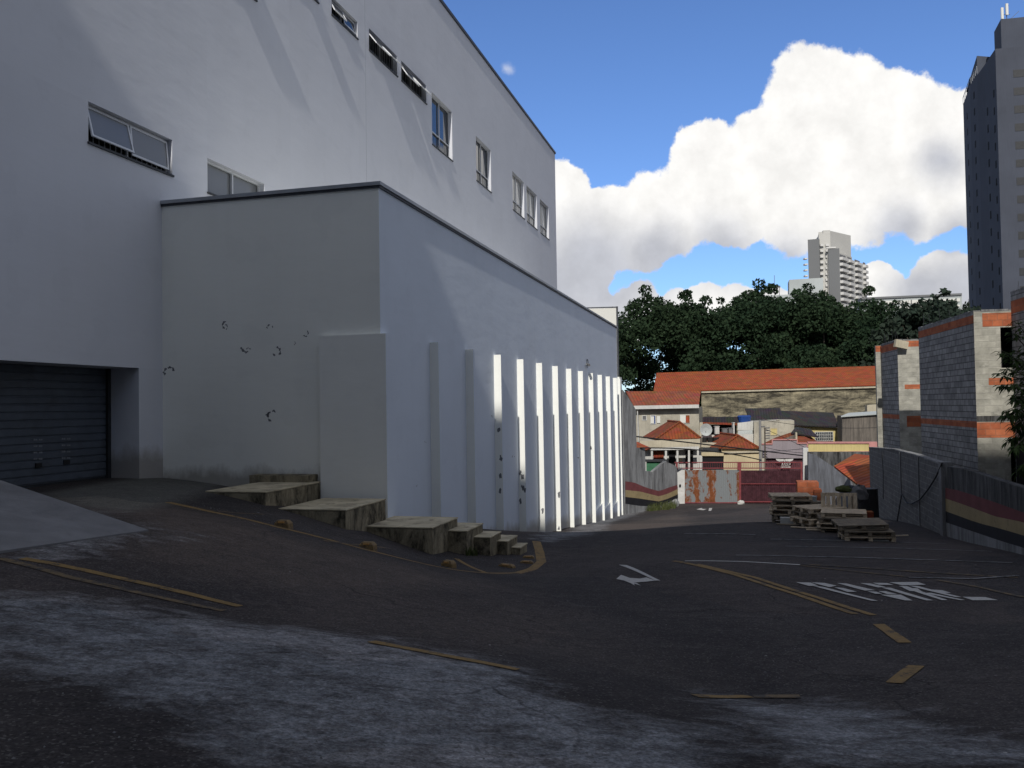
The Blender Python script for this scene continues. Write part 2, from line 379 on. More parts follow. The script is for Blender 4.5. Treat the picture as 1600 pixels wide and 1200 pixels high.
idx = np.arange(nx*ny).reshape(ny, nx)
faces = np.stack([idx[:-1,:-1].ravel(), idx[:-1,1:].ravel(), idx[1:,1:].ravel(), idx[1:,:-1].ravel()], 1)
me = bpy.data.meshes.new('ground'); me.from_pydata(verts.tolist(), [], faces.tolist()); me.update()
for p in me.polygons: p.use_smooth = True
def mask_attr(name, polys, soft):
    a = np.zeros(GX.shape)
    for poly, w in polys:
        g = gpoly(poly); i = inpoly(GX, GY, g); d = segd(GX, GY, g)
        sd = np.where(i, d, -d); a = np.maximum(a, w*np.clip(.5+sd/(2*soft), 0, 1))
    at_ = me.attributes.new(name, 'FLOAT', 'POINT'); at_.data.foreach_set('value', a.ravel().astype(np.float32))
mask_attr('dust', [([(0,925),(120,930),(240,960),(480,985),(600,1003),(760,1032),(850,1075),(900,1112),(1090,1150),(1160,1195),(1000,1240),(420,1199),(300,1120),(150,1062),(0,1032)], 1),
                   ([(1120,1090),(1350,1100),(1500,1150),(1640,1180),(1640,1198),(1220,1198)], .85),
                   ([(880,1120),(1600,1150),(1600,1198),(880,1198)], .6),
                   ([(0,925),(0,1030),(-300,1060),(-300,925)], 1),
                   ([(150,792),(235,826),(330,838),(200,850),(60,885),(0,880),(0,862)], .55),
                   ([(835,836),(905,818),(975,800),(1010,797),(960,815),(930,834),(850,850)], .7)], .45)
mask_attr('conc', [([(60,772),(195,750),(262,745),(395,748),(330,768),(270,786),(200,800),(120,790)], 1)], .3)
mask_attr('brown', [([(130,795),(262,790),(420,830),(640,885),(760,915),(560,930),(330,900),(200,860),(240,830)], 1), ([(940,822),(1060,802),(1085,812),(1000,832)], 1.0), ([(600,900),(900,960),(1100,1060),(700,1000),(400,960)], .35)], .6)
m, nt = newmat('asphalt')
oc = coords(nt, False)
def attr(n):
    a = nd(nt, 'ShaderNodeAttribute', attribute_name=n); return a.outputs['Fac']
big = noise(nt, oc, .35, 7, .62); mid = noise(nt, mapping(nt, oc, (1, 1.6, 1)), 1.6, 8, .7, .5); fine = noise(nt, oc, 38, 5, .7); vf = noise(nt, oc, 130, 2, .7)
colr = ramp(nt, big, [(.3, (.026, .024, .025)), (.7, (.052, .046, .045))])
colr = mixc(nt, ramp(nt, mid, [(.5, g3(0)), (.8, g3(.5))]), colr, (.085, .078, .075))
colr = mixc(nt, math_(nt, 'MULTIPLY', attr('brown'), ramp(nt, mid, [(.3, g3(.45)), (.7, g3(1))])), colr, (.082, .069, .061))
de = math_(nt, 'ADD', attr('dust'), math_(nt, 'MULTIPLY', math_(nt, 'SUBTRACT', mid, .5), 2.2))
df = math_(nt, 'MULTIPLY', ramp(nt, de, [(.25, g3(0)), (.75, g3(1))]), math_(nt, 'MULTIPLY', ramp(nt, noise(nt, mapping(nt, oc, (1, 1.3, 1), (0, 0, .3)), 2.1, 12, .82, .4), [(.38, g3(.12)), (.56, g3(1))]), ramp(nt, noise(nt, oc, 14, 6, .75), [(.35, g3(.45)), (.6, g3(1.15))])))
df = math_(nt, 'MULTIPLY', df, math_(nt, 'GREATER_THAN', attr('dust'), .001))
colr = mixc(nt, df, colr, mixc(nt, big, (.15, .158, .172), (.25, .262, .28)))
colr = mixc(nt, math_(nt, 'MULTIPLY', attr('conc'), .85), colr, mixc(nt, mid, (.07, .072, .066), (.15, .15, .14)))
# cracks and sparse pale specks
vo = nd(nt, 'ShaderNodeTexVoronoi', feature='DISTANCE_TO_EDGE'); vo.inputs['Scale'].default_value = .35
wob = nd(nt, 'ShaderNodeVectorMath', operation='ADD'); nz = nd(nt, 'ShaderNodeTexNoise'); nz.inputs['Scale'].default_value = 1.2; nz.inputs['Detail'].default_value = 6
nt.links.new(oc, nz.inputs['Vector']); nt.links.new(oc, wob.inputs[0]); nt.links.new(nz.outputs['Color'], wob.inputs[1]); nt.links.new(wob.outputs[0], vo.inputs['Vector'])
crack = ramp(nt, vo.outputs['Distance'], [(0, g3(.55)), (.008, g3(0))])
crack = math_(nt, 'MULTIPLY', crack, ramp(nt, big, [(.44, g3(0)), (.54, g3(1))]))
colr = mixc(nt, crack, colr, (.012, .012, .012))
sp = nd(nt, 'ShaderNodeTexVoronoi'); sp.inputs['Scale'].default_value = 3.0; nt.links.new(oc, sp.inputs['Vector'])
spm = math_(nt, 'MULTIPLY', math_(nt, 'LESS_THAN', sp.outputs['Distance'], .045), ramp(nt, noise(nt, oc, 1.0, 3), [(.55, g3(0)), (.6, g3(1))]))
colr = mixc(nt, spm, colr, (.3, .3, .29))
colr = mixc(nt, 1, colr, ramp(nt, fine, [(.3, g3(.45)), (.7, g3(1.6))]), 'MULTIPLY')
m2 = noise(nt, mapping(nt, oc, (1, 1.8, 1), (0, 0, -.25)), 6.0, 8, .75, .8)
colr = mixc(nt, 1, colr, ramp(nt, m2, [(.3, g3(.66)), (.5, g3(.98)), (.72, (1.45, 1.38, 1.34))]), 'MULTIPLY')
pv = nd(nt, 'ShaderNodeTexVoronoi'); pv.inputs['Scale'].default_value = .16; nt.links.new(wob.outputs[0], pv.inputs['Vector'])
pr_ = nd(nt, 'ShaderNodeSeparateXYZ'); nt.links.new(pv.outputs['Color'], pr_.inputs[0])
colr = mixc(nt, 1, colr, ramp(nt, pr_.outputs[0], [(.0, g3(.78)), (.45, g3(1.0)), (1, (1.22, 1.15, 1.1))]), 'MULTIPLY')
ag = nd(nt, 'ShaderNodeTexVoronoi'); ag.inputs['Scale'].default_value = 60; nt.links.new(oc, ag.inputs['Vector'])
ar = nd(nt, 'ShaderNodeSeparateXYZ'); nt.links.new(ag.outputs['Color'], ar.inputs[0])
colr = mixc(nt, ramp(nt, ar.outputs[0], [(.88, g3(0)), (.97, g3(.4))]), colr, (.17, .16, .15))
hh = math_(nt, 'ADD', math_(nt, 'MULTIPLY', fine, 1.0), math_(nt, 'MULTIPLY', mid, 2.0))
finish(nt, colr, .93, math_(nt, 'SUBTRACT', hh, math_(nt, 'MULTIPLY', crack, 2)), .8, .012, .12)
me.materials.append(m)
ground = bpy.data.objects.new('ground', me); col.objects.link(ground); tag(ground, kind='structure'); ORG['ground'] = Vector((0, 0, 0))
# road paint
def m_road(name, c, wear):
    m, nt = newmat(name); oc = coords(nt, False)
    n1 = noise(nt, oc, 5, 9, .75); n2 = noise(nt, oc, 38, 4, .7)
    s = math_(nt, 'ADD', math_(nt, 'MULTIPLY', n1, .75), math_(nt, 'MULTIPLY', n2, .35))
    colr = mixc(nt, ramp(nt, s, [(wear, g3(0)), (wear+.09, g3(1))]), c, (.04, .038, .038))
    colr = mixc(nt, 1, colr, ramp(nt, n2, [(.3, g3(.7)), (.7, g3(1.2))]), 'MULTIPLY')
    finish(nt, colr, .85, n2, .5, .006, .2); return m
M['ryel'] = m_road('worn_yellow_paint', (.21, .135, .05), .57)
M['ryel2'] = m_road('faded_yellow_paint', (.14, .10, .055), .52)
M['rwht'] = m_road('worn_white_paint', (.42, .41, .39), .64)
M['rwht2'] = m_road('faded_white_paint', (.20, .20, .20), .53)
LZ = [.005]
def gz(x, y): return H(x, y)+LZ[0]
def strip(name, pts, w, m, world=False):
    """painted line on the ground through image points pts, w metres wide"""
    LZ[0] += .0003
    P3 = [hitg(*p) for p in pts] if not world else [Vector((*p, 0)) for p in pts]
    path = [P3[0]]
    for a, b in zip(P3, P3[1:]):
        n = max(1, int((b-a).length/.25))
        path += [a.lerp(b, (k+1)/n) for k in range(n)]
    mb = MB(); vs = []
    for i, p in enumerate(path):
        q0, q1 = path[max(0, i-1)], path[min(len(path)-1, i+1)]; d = (q1-q0); d.z = 0; d.normalize(); n = Vector((-d.y, d.x, 0))*(w/2)*random.uniform(.93, 1.05)
        for s_ in (-1, 1):
            q = p+n*s_; vs.append((q.x, q.y, gz(q.x, q.y)))
    mb.add(vs, [(2*i, 2*i+1, 2*i+3, 2*i+2) for i in range(len(path)-1)])
    return mb.build(name, m, ground)
def gshape(name, polys, m):
    LZ[0] += .0003
    bm = bmesh.new()
    for poly in polys:
        vs = [bm.verts.new(hitg(*p)) for p in poly]
        bm.faces.new(vs)
    bmesh.ops.triangulate(bm, faces=bm.faces)
    for _ in range(3):
        e = [e for e in bm.edges if e.calc_length() > .3]
        if e: bmesh.ops.subdivide_edges(bm, edges=e, cuts=1)
    bmesh.ops.triangulate(bm, faces=bm.faces)
    for v in bm.verts: v.co.z = gz(v.co.x, v.co.y)
    mb = MB(); bm.verts.index_update(); mb.add([v.co.copy() for v in bm.verts], [tuple(v.index for v in f.verts) for f in bm.faces]); bm.free()
    return mb.build(name, m, ground)
strip('yellow_line', [(262,785),(330,800),(430,823),(560,856),(640,876),(700,889),(770,896),(812,895)], .16, 'ryel')
strip('yellow_line', [(806,896),(832,889),(846,878),(843,862),(838,846)], .22, 'ryel')
strip('yellow_line', [(322,797),(370,802),(412,804)], .07, 'ryel2')
strip('yellow_line', [(505,845),(550,851),(610,857)], .09, 'ryel2')
strip('yellow_line', [(713,873),(762,896)], .11, 'ryel')
strip('yellow_line', [(35,873),(170,900),(290,927),(375,948)], .13, 'ryel')
strip('yellow_line', [(0,873),(110,903),(240,932),(350,955)], .11, 'ryel2')
strip('yellow_line', [(580,1003),(700,1026),(810,1047)], .14, 'ryel')
strip('yellow_line', [(1085,1088),(1172,1089)], .15, 'ryel')
strip('yellow_line', [(1178,1089),(1250,1089)], .15, 'ryel2')
strip('yellow_line', [(1432,1041),(1397,1068)], .15, 'ryel')
strip('yellow_line', [(1373,976),(1414,1005)], .14, 'ryel')
strip('yellow_line', [(1052,877),(1150,899),(1250,931),(1336,960)], .11, 'ryel')
strip('yellow_line', [(1088,882),(1180,903),(1280,935),(1365,962)], .11, 'ryel')
strip('white_line', [(1070,877),(1160,878),(1250,883)], .10, 'rwht')
strip('yellow_line', [(1250,884),(1340,894),(1430,903)], .07, 'ryel2')
strip('yellow_line', [(1250,882),(1350,888),(1480,897),(1590,903)], .09, 'ryel2')
strip('yellow_line', [(1465,907),(1530,918),(1600,934)], .10, 'ryel2')
strip('white_line', [(1227,854),(1400,857),(1550,862)], .10, 'rwht2')
strip('white_line', [(1150,868),(1350,872),(1582,880)], .10, 'rwht2')
strip('white_line', [(1204,843),(1350,846),(1479,850)], .10, 'rwht2')
strip('white_line', [(1070,834),(1180,836)], .09, 'rwht2')
strip('white_line', [(1420,903),(1520,905),(1590,900)], .09, 'rwht2')
z2 = lambda pts: [(930+x/10, 860+y/10) for x, y in pts]
gshape('arrow_marking', [z2([(365,232),(490,238),(960,455),(1020,480),(940,480)]), z2([(800,432),(940,480),(820,496),(600,512),(620,560),(560,525),(450,480),(540,440),(700,450)]),
                         z2([(330,455),(405,392),(540,440),(450,480)]), z2([(560,510),(640,515),(715,560),(600,527)])], 'rwht')
zt = lambda pts: [(1220+x/4.21, 890+y/4.21) for x, y in pts]
gshape('road_lettering', [zt(p) for p in [
    [(100,88),(195,90),(245,110),(185,112)], [(212,112),(280,118),(640,210),(598,210)], [(200,88),(285,92),(368,110),(320,120)], [(352,121),(410,125),(500,150),(440,152)],
    [(370,93),(432,96),(620,140),(552,143)], [(520,93),(590,96),(690,118),(640,122)], [(570,147),(628,150),(668,164),(622,164)], [(642,147),(690,147),(765,166),(702,166)],
    [(655,170),(790,170),(866,208),(818,208)], [(604,91),(700,93),(742,105),(648,105)], [(662,122),(722,124),(1002,207),(958,208)], [(715,88),(900,86),(955,104),(800,108)],
    [(775,112),(830,114),(1098,205),(1060,206)], [(800,122),(900,128),(930,150),(850,146)], [(842,110),(900,112),(1190,186),(1150,186)], [(975,135),(1060,140),(1120,158),(1040,160)],
    [(940,158),(990,158),(1212,205),(1180,206)], [(1195,184),(1345,186),(1430,206),(1262,207)]]], 'rwht')
gshape('arrow_marking', [[(1088,796),(1096,793.8),(1098,795.4),(1104,795.6),(1099,797.5),(1095,797.2)], [(1108,794),(1113,794),(1111,798.5),(1107,798.5)]], 'rwht')
# ------------------------------------------------------------ main building
Z_ROOF = hitv(865, 238, V_MAIN)[1]; S_END = hitv(868, 300, V_MAIN)[0]
mbz = empty('white_building', W(40, V_MAIN, GZ), 'tall plain white building with a roller shutter and rows of windows', 'building')
def prect(tl, tr, bl, br, v=V_MAIN):
    a = [hitv(*p, v) for p in (tl, tr, bl, br)]
    return ((a[0][0]+a[2][0])/2, (a[1][0]+a[3][0])/2, (a[2][1]+a[3][1])/2, (a[0][1]+a[1][1])/2)
wins = {'A': prect((138,162),(268,215),(138,222),(270,274)), 'B': None,
        'W1': prect((518,-2),(558,30),(518,23),(559,60)), 'W2': prect((576,44),(620,87),(577,80),(621,119)), 'W3': prect((627,96),(665,131),(627,127),(667,160)),
        'W4': prect((674,145),(705,172),(676,228),(708,250)), 'W5': prect((743,211),(766,235),(745,283),(768,300)),
        'W6': prect((800,268),(818,286),(802,328),(820,343)), 'W7': prect((822,290),(838,303),(824,348),(840,358)), 'W8': prect((843,310),(857,322),(845,363),(858,374))}
tB = hitv(324, 247, V_MAIN); tB2 = hitv(413, 287, V_MAIN); wins['B'] = (tB[0], tB2[0], (tB[1]+tB2[1])/2-.95, (tB[1]+tB2[1])/2)
hA = wins['W1'][3]; hW = wins['W1'][3]-wins['W1'][2]
s4 = hitv(400, 3, V_MAIN)[0]; s5 = hitv(497, 4, V_MAIN)[0]; b1 = (hitv(400, 3, V_MAIN)[1]+hitv(497, 4, V_MAIN)[1])/2
wins['W0'] = (s5-2.0, s5, hitv(497,4,V_MAIN)[1], hitv(497,4,V_MAIN)[1]+1.0); wins['W00'] = (s4-2.0, s4, hitv(402,2,V_MAIN)[1], hitv(402,2,V_MAIN)[1]+1.0)
def row(keys):
    z0 = sum(wins[k][2] for k in keys)/len(keys); z1 = sum(wins[k][3] for k in keys)/len(keys)
    for k in keys: wins[k] = (wins[k][0], wins[k][1], z0, z1)
row(['W2', 'W3']); row(['W6', 'W7', 'W8'])
gs1, gt = hitv(217, 575, V_MAIN); gs0 = 9.0; g_open = (gs0, gs1, GZ-.3, gt)
holes = [h for h in wins.values()]+[g_open]
mb = MB(); RD = .22
fm = lambda a, b: W(a, V_MAIN, b)
for h in wins.values(): pass
mbw = MB(); wall_holes(mbw, fm, 4, S_END, -9.5, Z_ROOF, list(wins.values()), W(0, -RD, 0))
# cut the garage opening: rebuild with it but deeper reveal
mbw = MB(); allh = list(wins.values())+[g_open]
As = None
wall_holes(mbw, fm, 4, S_END, -9.5, Z_ROOF, allh, W(0, -RD, 0))
mbw.quad(W(gs1, V_MAIN-RD, GZ-.3), W(gs1, V_MAIN-.95, GZ-.3), W(gs1, V_MAIN-.95, gt), W(gs1, V_MAIN-RD, gt))
mbw.quad(W(gs0, V_MAIN-RD, gt), W(gs0, V_MAIN-.95, gt), W(gs1, V_MAIN-.95, gt), W(gs1, V_MAIN-RD, gt))
mbw.quad(W(S_END, V_MAIN, -9.5), W(S_END, -45, -9.5), W(S_END, -45, Z_ROOF), W(S_END, V_MAIN, Z_ROOF))
mbw.quad(W(4, V_MAIN, -9.5), W(4, -45, -9.5), W(4, -45, Z_ROOF), W(4, V_MAIN, Z_ROOF))
mbw.quad(W(4, -45, -9.5), W(S_END, -45, -9.5), W(S_END, -45, Z_ROOF), W(4, -45, Z_ROOF))
mbw.quad(W(4, V_MAIN, Z_ROOF), W(S_END, V_MAIN, Z_ROOF), W(S_END, -45, Z_ROOF), W(4, -45, Z_ROOF))
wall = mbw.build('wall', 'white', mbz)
MB().svbox(3.9, S_END+.08, V_MAIN-.4, V_MAIN+.07, Z_ROOF+.004, Z_ROOF+.16).build('roof_flashing', 'cap', mbz)
MB().svbox(hitv(572, 200, V_MAIN)[0]-.008, hitv(572, 200, V_MAIN)[0]+.008, V_MAIN, V_MAIN+.003, 6, Z_ROOF).build('render_joint', 'capl', mbz)
def rect_frame(mb, s0, s1, z0, z1, v0, v1, t):
    mb.svbox(s0, s1, v0, v1, z1-t, z1); mb.svbox(s0, s1, v0, v1, z0, z0+t)
    mb.svbox(s0, s0+t, v0, v1, z0+t, z1-t); mb.svbox(s1-t, s1, v0, v1, z0+t, z1-t)
def tilt_sash(win, s0, s1, z0, z1, v, ang, glass):
    """top-hinged sash swung outwards at its bottom"""
    L = z1-z0; ca, sa = math.cos(ang), math.sin(ang); t = .05
    def q(s, d, o=0): return W(s, v+d*sa+o*ca, z1-d*ca+o*sa)
    mb = MB()
    def piece(a0, a1, d0, d1): mb.hexa([q(a0,d0,-.02), q(a1,d0,-.02), q(a1,d1,-.02), q(a0,d1,-.02), q(a0,d0,.02), q(a1,d0,.02), q(a1,d1,.02), q(a0,d1,.02)])
    piece(s0, s1, 0, t); piece(s0, s1, L-t, L); piece(s0, s0+t, t, L-t); piece(s1-t, s1, t, L-t)
    mb.build('sash', 'alu', win)
    g = MB(); g.hexa([q(s0+t,t,-.004), q(s1-t,t,-.004), q(s1-t,L-t,-.004), q(s0+t,L-t,-.004), q(s0+t,t,.004), q(s1-t,t,.004), q(s1-t,L-t,.004), q(s0+t,L-t,.004)])
    g.build('pane', glass, win)
def window(k, style):
    s0, s1, z0, z1 = wins[k]; v = V_MAIN-RD; e = .006
    mb = MB(); rect_frame(mb, s0+e, s1-e, z0+e, z1-e, v, v+.06, .05)
    n = 2; mid = (s0+s1)/2; mb.svbox(mid-.025, mid+.025, v, v+.06, z0+.056, z1-.056)
    if style == 'tall':
        tr = z0+(z1-z0)*.30; mb.svbox(s0+.056, mid-.025, v, v+.06, tr-.025, tr+.025); mb.svbox(mid+.025, s1-.056, v, v+.06, tr-.025, tr+.025)
    win = mb.build('window', 'alu', mbz)
    MB().svbox(s0-.03, s1+.03, V_MAIN-RD+.062, V_MAIN+.045, z0-.045, z0+.004).build('sill', 'darkmetal', win)
    b = MB(); b.quad(W(s0, v-.02, z0), W(s1, v-.02, z0), W(s1, v-.02, z1), W(s0, v-.02, z1)); 
    if style == 'tall':
        b.build('pane', 'glass' if k in ('W4', 'W5') else 'cloudgl', win)
        b = MB(); n = 9
        for i in range(1, n): b.svbox(s0+(s1-s0)*i/n-.01, s0+(s1-s0)*i/n+.01, v+.062, v+.072, z0+.06, z0+(z1-z0)*.29)
        b.build('grille', 'darkmetal', win)
    else:
        if style == 'shut': b.build('pane', 'frost', win)
        else:
            b.build('backing', 'dark', win)
            for i, (a, c) in enumerate(((s0+.055, mid-.03), (mid+.03, s1-.055))):
                tilt_sash(win, a, c, z0+.12, z1-.06, v+.09, style[i], 'frost' if k in ('A',) else 'glass')
            b = MB(); n = 16
            for i in range(1, n): b.svbox(s0+(s1-s0)*i/n-.008, s0+(s1-s0)*i/n+.008, v+.02, v+.035, z0+.056, z1-.056)
            b.build('grille', 'alu', win)
window('A', (R(14), R(5))); window('B', 'shut')
window('W1', (R(28), R(10))); window('W2', (R(38), R(42))); window('W3', (R(34), R(40)))
window('W0', (R(30), R(12))); window('W00', (R(25), R(25)))
for k in ('W4', 'W5', 'W6', 'W7', 'W8'): window(k, 'tall')
# roller shutter: ribbed curtain
vd = V_MAIN-.9; mb = MB(); n = 17; hz = (gt-GZ+.3)/n
for i in range(n):
    z0 = GZ-.3+i*hz
    prof = [(0, 0), (.10, .0), (.16, .025), (.9, .025), (.96, 0), (1, 0)]
    for (a, o1), (b, o2) in zip(prof, prof[1:]):
        mb.quad(W(gs0, vd+o1, z0+a*hz), W(gs1-.02, vd+o1, z0+a*hz), W(gs1-.02, vd+o2, z0+b*hz), W(gs0, vd+o2, z0+b*hz))
door = mb.build('roller_shutter', 'shutter', mbz)
MB().svbox(gs1-.10, gs1-.004, vd+.03, vd+.10, GZ-.3, gt-.004).build('guide_rail', 'darkmetal', door)
MB().svbox(gs0, gs1-.104, vd+.03, vd+.05, GZ+.02, GZ+.05).build('bottom_rail', 'darkmetal', door)
for (px, py) in [(170,745),(58,727),(102,722)]:
    s, z = hitv(px, py, vd); MB().svbox(s-.09, s+.09, vd+.03, vd+.05, z-.05, z+.05).build('lock_plate', 'rubber', door)
for cx in (57, 101):
    for r_ in range(4):
        for dx in (-5, -2, 3, 6):
            s, z = hitv(cx+dx, 687+r_*10+ (cx-57)*-.03, vd); MB().svbox(s-.025, s+.025, vd+.026, vd+.032, z-.018, z+.018).build('vent_slot', 'speck', door)
# ------------------------------------------------------------ annex
AS0 = hitv(252, 312, V_MAIN)[0]; AZ = (hits(592, 290, AS0)[1]+hitv(592, 290, V_ANX)[1])/2
AS0 = hitv(592, 290, V_ANX)[0]*.5+AS0*.5
AS1 = hitv(964, 560, V_ANX)[0]
anx = empty('white_annex', W(AS0, V_ANX, -2.5), 'low white extension with a row of sunlit upright fins, against the tall building', 'building')
mb = MB()
mb.quad(W(AS0, V_MAIN, -9), W(AS0, V_ANX, -9), W(AS0, V_ANX, AZ), W(AS0, V_MAIN, AZ))
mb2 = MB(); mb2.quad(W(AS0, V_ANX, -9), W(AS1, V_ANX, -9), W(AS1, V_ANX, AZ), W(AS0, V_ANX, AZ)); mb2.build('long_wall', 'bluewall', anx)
mb.quad(W(AS1, V_ANX, -9), W(AS1, V_MAIN, -9), W(AS1, V_MAIN, AZ), W(AS1, V_ANX, AZ))
mb.quad(W(AS0, V_MAIN, AZ-.02), W(AS0, V_ANX, AZ-.02), W(AS1, V_ANX, AZ-.02), W(AS1, V_MAIN, AZ-.02))
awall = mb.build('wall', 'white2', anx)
mb = MB(); mb.svbox(AS0-.07, AS0+.25, V_MAIN+.003, V_ANX+.07, AZ+.004, AZ+.09); mb.svbox(AS0+.25, AS1+.07, V_ANX-.25, V_ANX+.07, AZ+.004, AZ+.09)
mb.build('coping', 'capl', anx)
mb = MB(); mb.svbox(AS0-.04, AS0-.002, V_MAIN+.003, V_ANX+.04, AZ-.05, AZ+.003); mb.svbox(AS0-.002, AS1+.04, V_ANX+.002, V_ANX+.04, AZ-.05, AZ+.003)
mb.build('drip_edge', 'cap', anx)
# corner pier wrapping the front corner
pv0 = hits(500, 640, AS0-.15)[0]; pz = hits(548, 523, AS0-.15)[1]
mb = MB(); mb.svbox(AS0-.16, AS0+.42, pv0, V_ANX+.20, -9, pz)
mb.build('corner_pier', 'finwhite', anx)
# fins
ptop = [hitv(x, y, V_ANX+.1)[1] for x, y in [(680,537),(735,547),(783,557),(848,568),(893,576),(949,588)]]; ptz = sum(ptop)/len(ptop)
sp0 = hitv(672, 600, V_ANX)[0]; sp11 = hitv(934, 600, V_ANX)[0]; step = (sp11-sp0)/9
k = 0; FIN = []
while True:
    s = sp0+k*step
    if s > AS1-.35: s = AS1-.40
    FIN.append(s)
    mb = MB(); w = .14; p = .25; e = .06
    zt_ = ptz; zb = -9
    mb.hexa([W(s,V_ANX-.05,zb), W(s,V_ANX+p+.03,zb), W(s+w+.02,V_ANX+p+.03,zb), W(s+w+.02,V_ANX-.05,zb), W(s,V_ANX-.05,zt_), W(s,V_ANX+p,zt_), W(s+w,V_ANX+p,zt_), W(s+w,V_ANX-.05,zt_)])
    mb.build('fin', 'finwhite', anx)
    if s >= AS1-.41: break
    k += 1
# low plinths between the last fins
for i in range(len(FIN)-1):
    if FIN[i] > 44:
        s0, s1 = FIN[i]+.24, FIN[i+1]; zt0 = H(*W(s0, V_ANX, 0)[:2])
        mb = MB(); z0 = zt0+.45; z1 = H(*W(s1, V_ANX, 0)[:2])+1.0
        mb.hexa([W(s0,V_ANX,-9), W(s0,V_ANX+.14,-9), W(s1,V_ANX+.14,-9), W(s1,V_ANX,-9), W(s0,V_ANX,z0), W(s0,V_ANX+.14,z0), W(s1,V_ANX+.14,z1), W(s1,V_ANX,z1)])
        mb.build('plinth', 'finwhite', anx)
# white end pillar past the annex
mb = MB(); mb.svbox(AS1+.08, AS1+1.3, V_ANX-1.2, V_ANX+.12, -9, hitv(970, 590, V_ANX)[1])
o = mb.build('end_pillar', 'finwhite', anx)
# outer fin, plinth and pier faces: bluish shade painted in the long wall's colour
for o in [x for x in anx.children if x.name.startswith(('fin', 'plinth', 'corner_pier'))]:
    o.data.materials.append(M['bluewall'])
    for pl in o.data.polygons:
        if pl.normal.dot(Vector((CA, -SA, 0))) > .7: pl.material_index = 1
# scuffs: small irregular bare patches, 2 mm proud
def scuff(pf, pts_list):
    mb = MB()
    for (px, py, r_) in pts_list:
        segs = random.randint(3, 5); a0 = random.uniform(0, 6.28)
        for q in range(segs):
            a = a0+q*random.uniform(.5, 1.0); pr = []
            for kk in range(5):
                t = kk/4; rad = r_*random.uniform(.7, 1.05); th = a+t*.8
                w_ = r_*.22*math.sin(math.pi*(t*.8+.1))*random.uniform(.5, 1.3)
                pr.append((px+(rad+w_)*math.cos(th), py+(rad+w_)*math.sin(th))); pr.insert(0, (px+(rad-w_)*math.cos(th), py+(rad-w_)*math.sin(th)))
            mb.add([pf(*p_) for p_ in pr], [tuple(range(len(pr)))])
    return mb
def pf_front(px, py): v, z = hits(px, py, AS0-.002); return W(AS0-.002, v, z)
def pf_long(px, py): s, z = hitv(px, py, V_ANX+.003); return W(s, V_ANX+.003, z)
scuff(pf_front, [(354,508,7),(422,512,5),(385,543,8),(432,549,7),(459,536,3),(426,650,9),(477,521,5),(264,582,9),(352,511,4),(388,547,4)]).build('paint_scuff', 'scuff', awall)
scuff(pf_long, [(650,758,2),(665,690,1.5),(905,712,4),(770,650,2),(802,714,2)]).build('paint_scuff', 'scuff', awall)
for fi, ys_ in ((2, (672, 716, 744, 768)), (3, (738, 745, 762, 766, 784)), (4, (798,)), (5, (772, 776, 826)), (8, (700,))):
    s = FIN[fi]-.003; r0 = s
    for y_ in ys_:
        v_, z_ = V_ANX+.05+random.uniform(0, .2), None
        X = W(s, v_, 0); pxx = 800+F*X.x/X.y; z_ = hits(pxx, y_, s)[1]
        n = 9; rr = [random.uniform(.4, 1.1) for _ in range(n)]
        MB().add([W(s, v_+.07*rr[i]*math.cos(6.283*i/n), z_+.14*rr[i]*math.sin(6.283*i/n)) for i in range(n)], [tuple(range(n))]).build('chipped_paint', 'scuff', awall)
# wall lamp bracket with looped cable
s, z = hitv(916, 569, V_ANX)
lamp = empty('wall_camera', W(s, V_ANX, z), 'small dark camera with a looped cable high on the white wall above the fins', 'security camera')
MB().svbox(s-.08, s+.08, V_ANX+.002, V_ANX+.08, z-.06, z+.06).build('bracket', 'capl', lamp)
MB().bar(W(s, V_ANX+.08, z), W(s-.35, V_ANX+.22, z-.08), .07, 10).build('camera_body', 'pot', lamp)
mb = MB(); pr = None
for i in range(14):
    a = i/13*5.2; q = W(s+.1+.22*math.cos(a), V_ANX+.05, z+.05+.22*math.sin(a))
    if pr: mb.bar(pr, q, .018, 5)
    pr = q
mb.build('cable', 'wire', lamp)
# pale panel beyond annex end + post
q0 = at(900, 483, 72); q1 = at(963, 481, 72)
pn = empty('framed_panel', (q1.x, 72, -8), 'pale blank thin-framed panel above the far end of the low white roofline', 'billboard')
mb = MB(); mb.extr([Vector((q0.x,72,-2)), Vector((q1.x,72,-2)), Vector((q1.x,72,q1.z)), Vector((q0.x,72,q0.z))], (0,.12,0)); mb.build('panel', 'panelw', pn)
mb = MB(); mb.bar((q1.x+.06,72,-8), (q1.x+.06,72,q1.z+.12), .08, 6); mb.bar((q0.x,72,q0.z+.08), (q1.x,72,q1.z+.06), .06, 4); mb.build('frame', 'cap', pn)
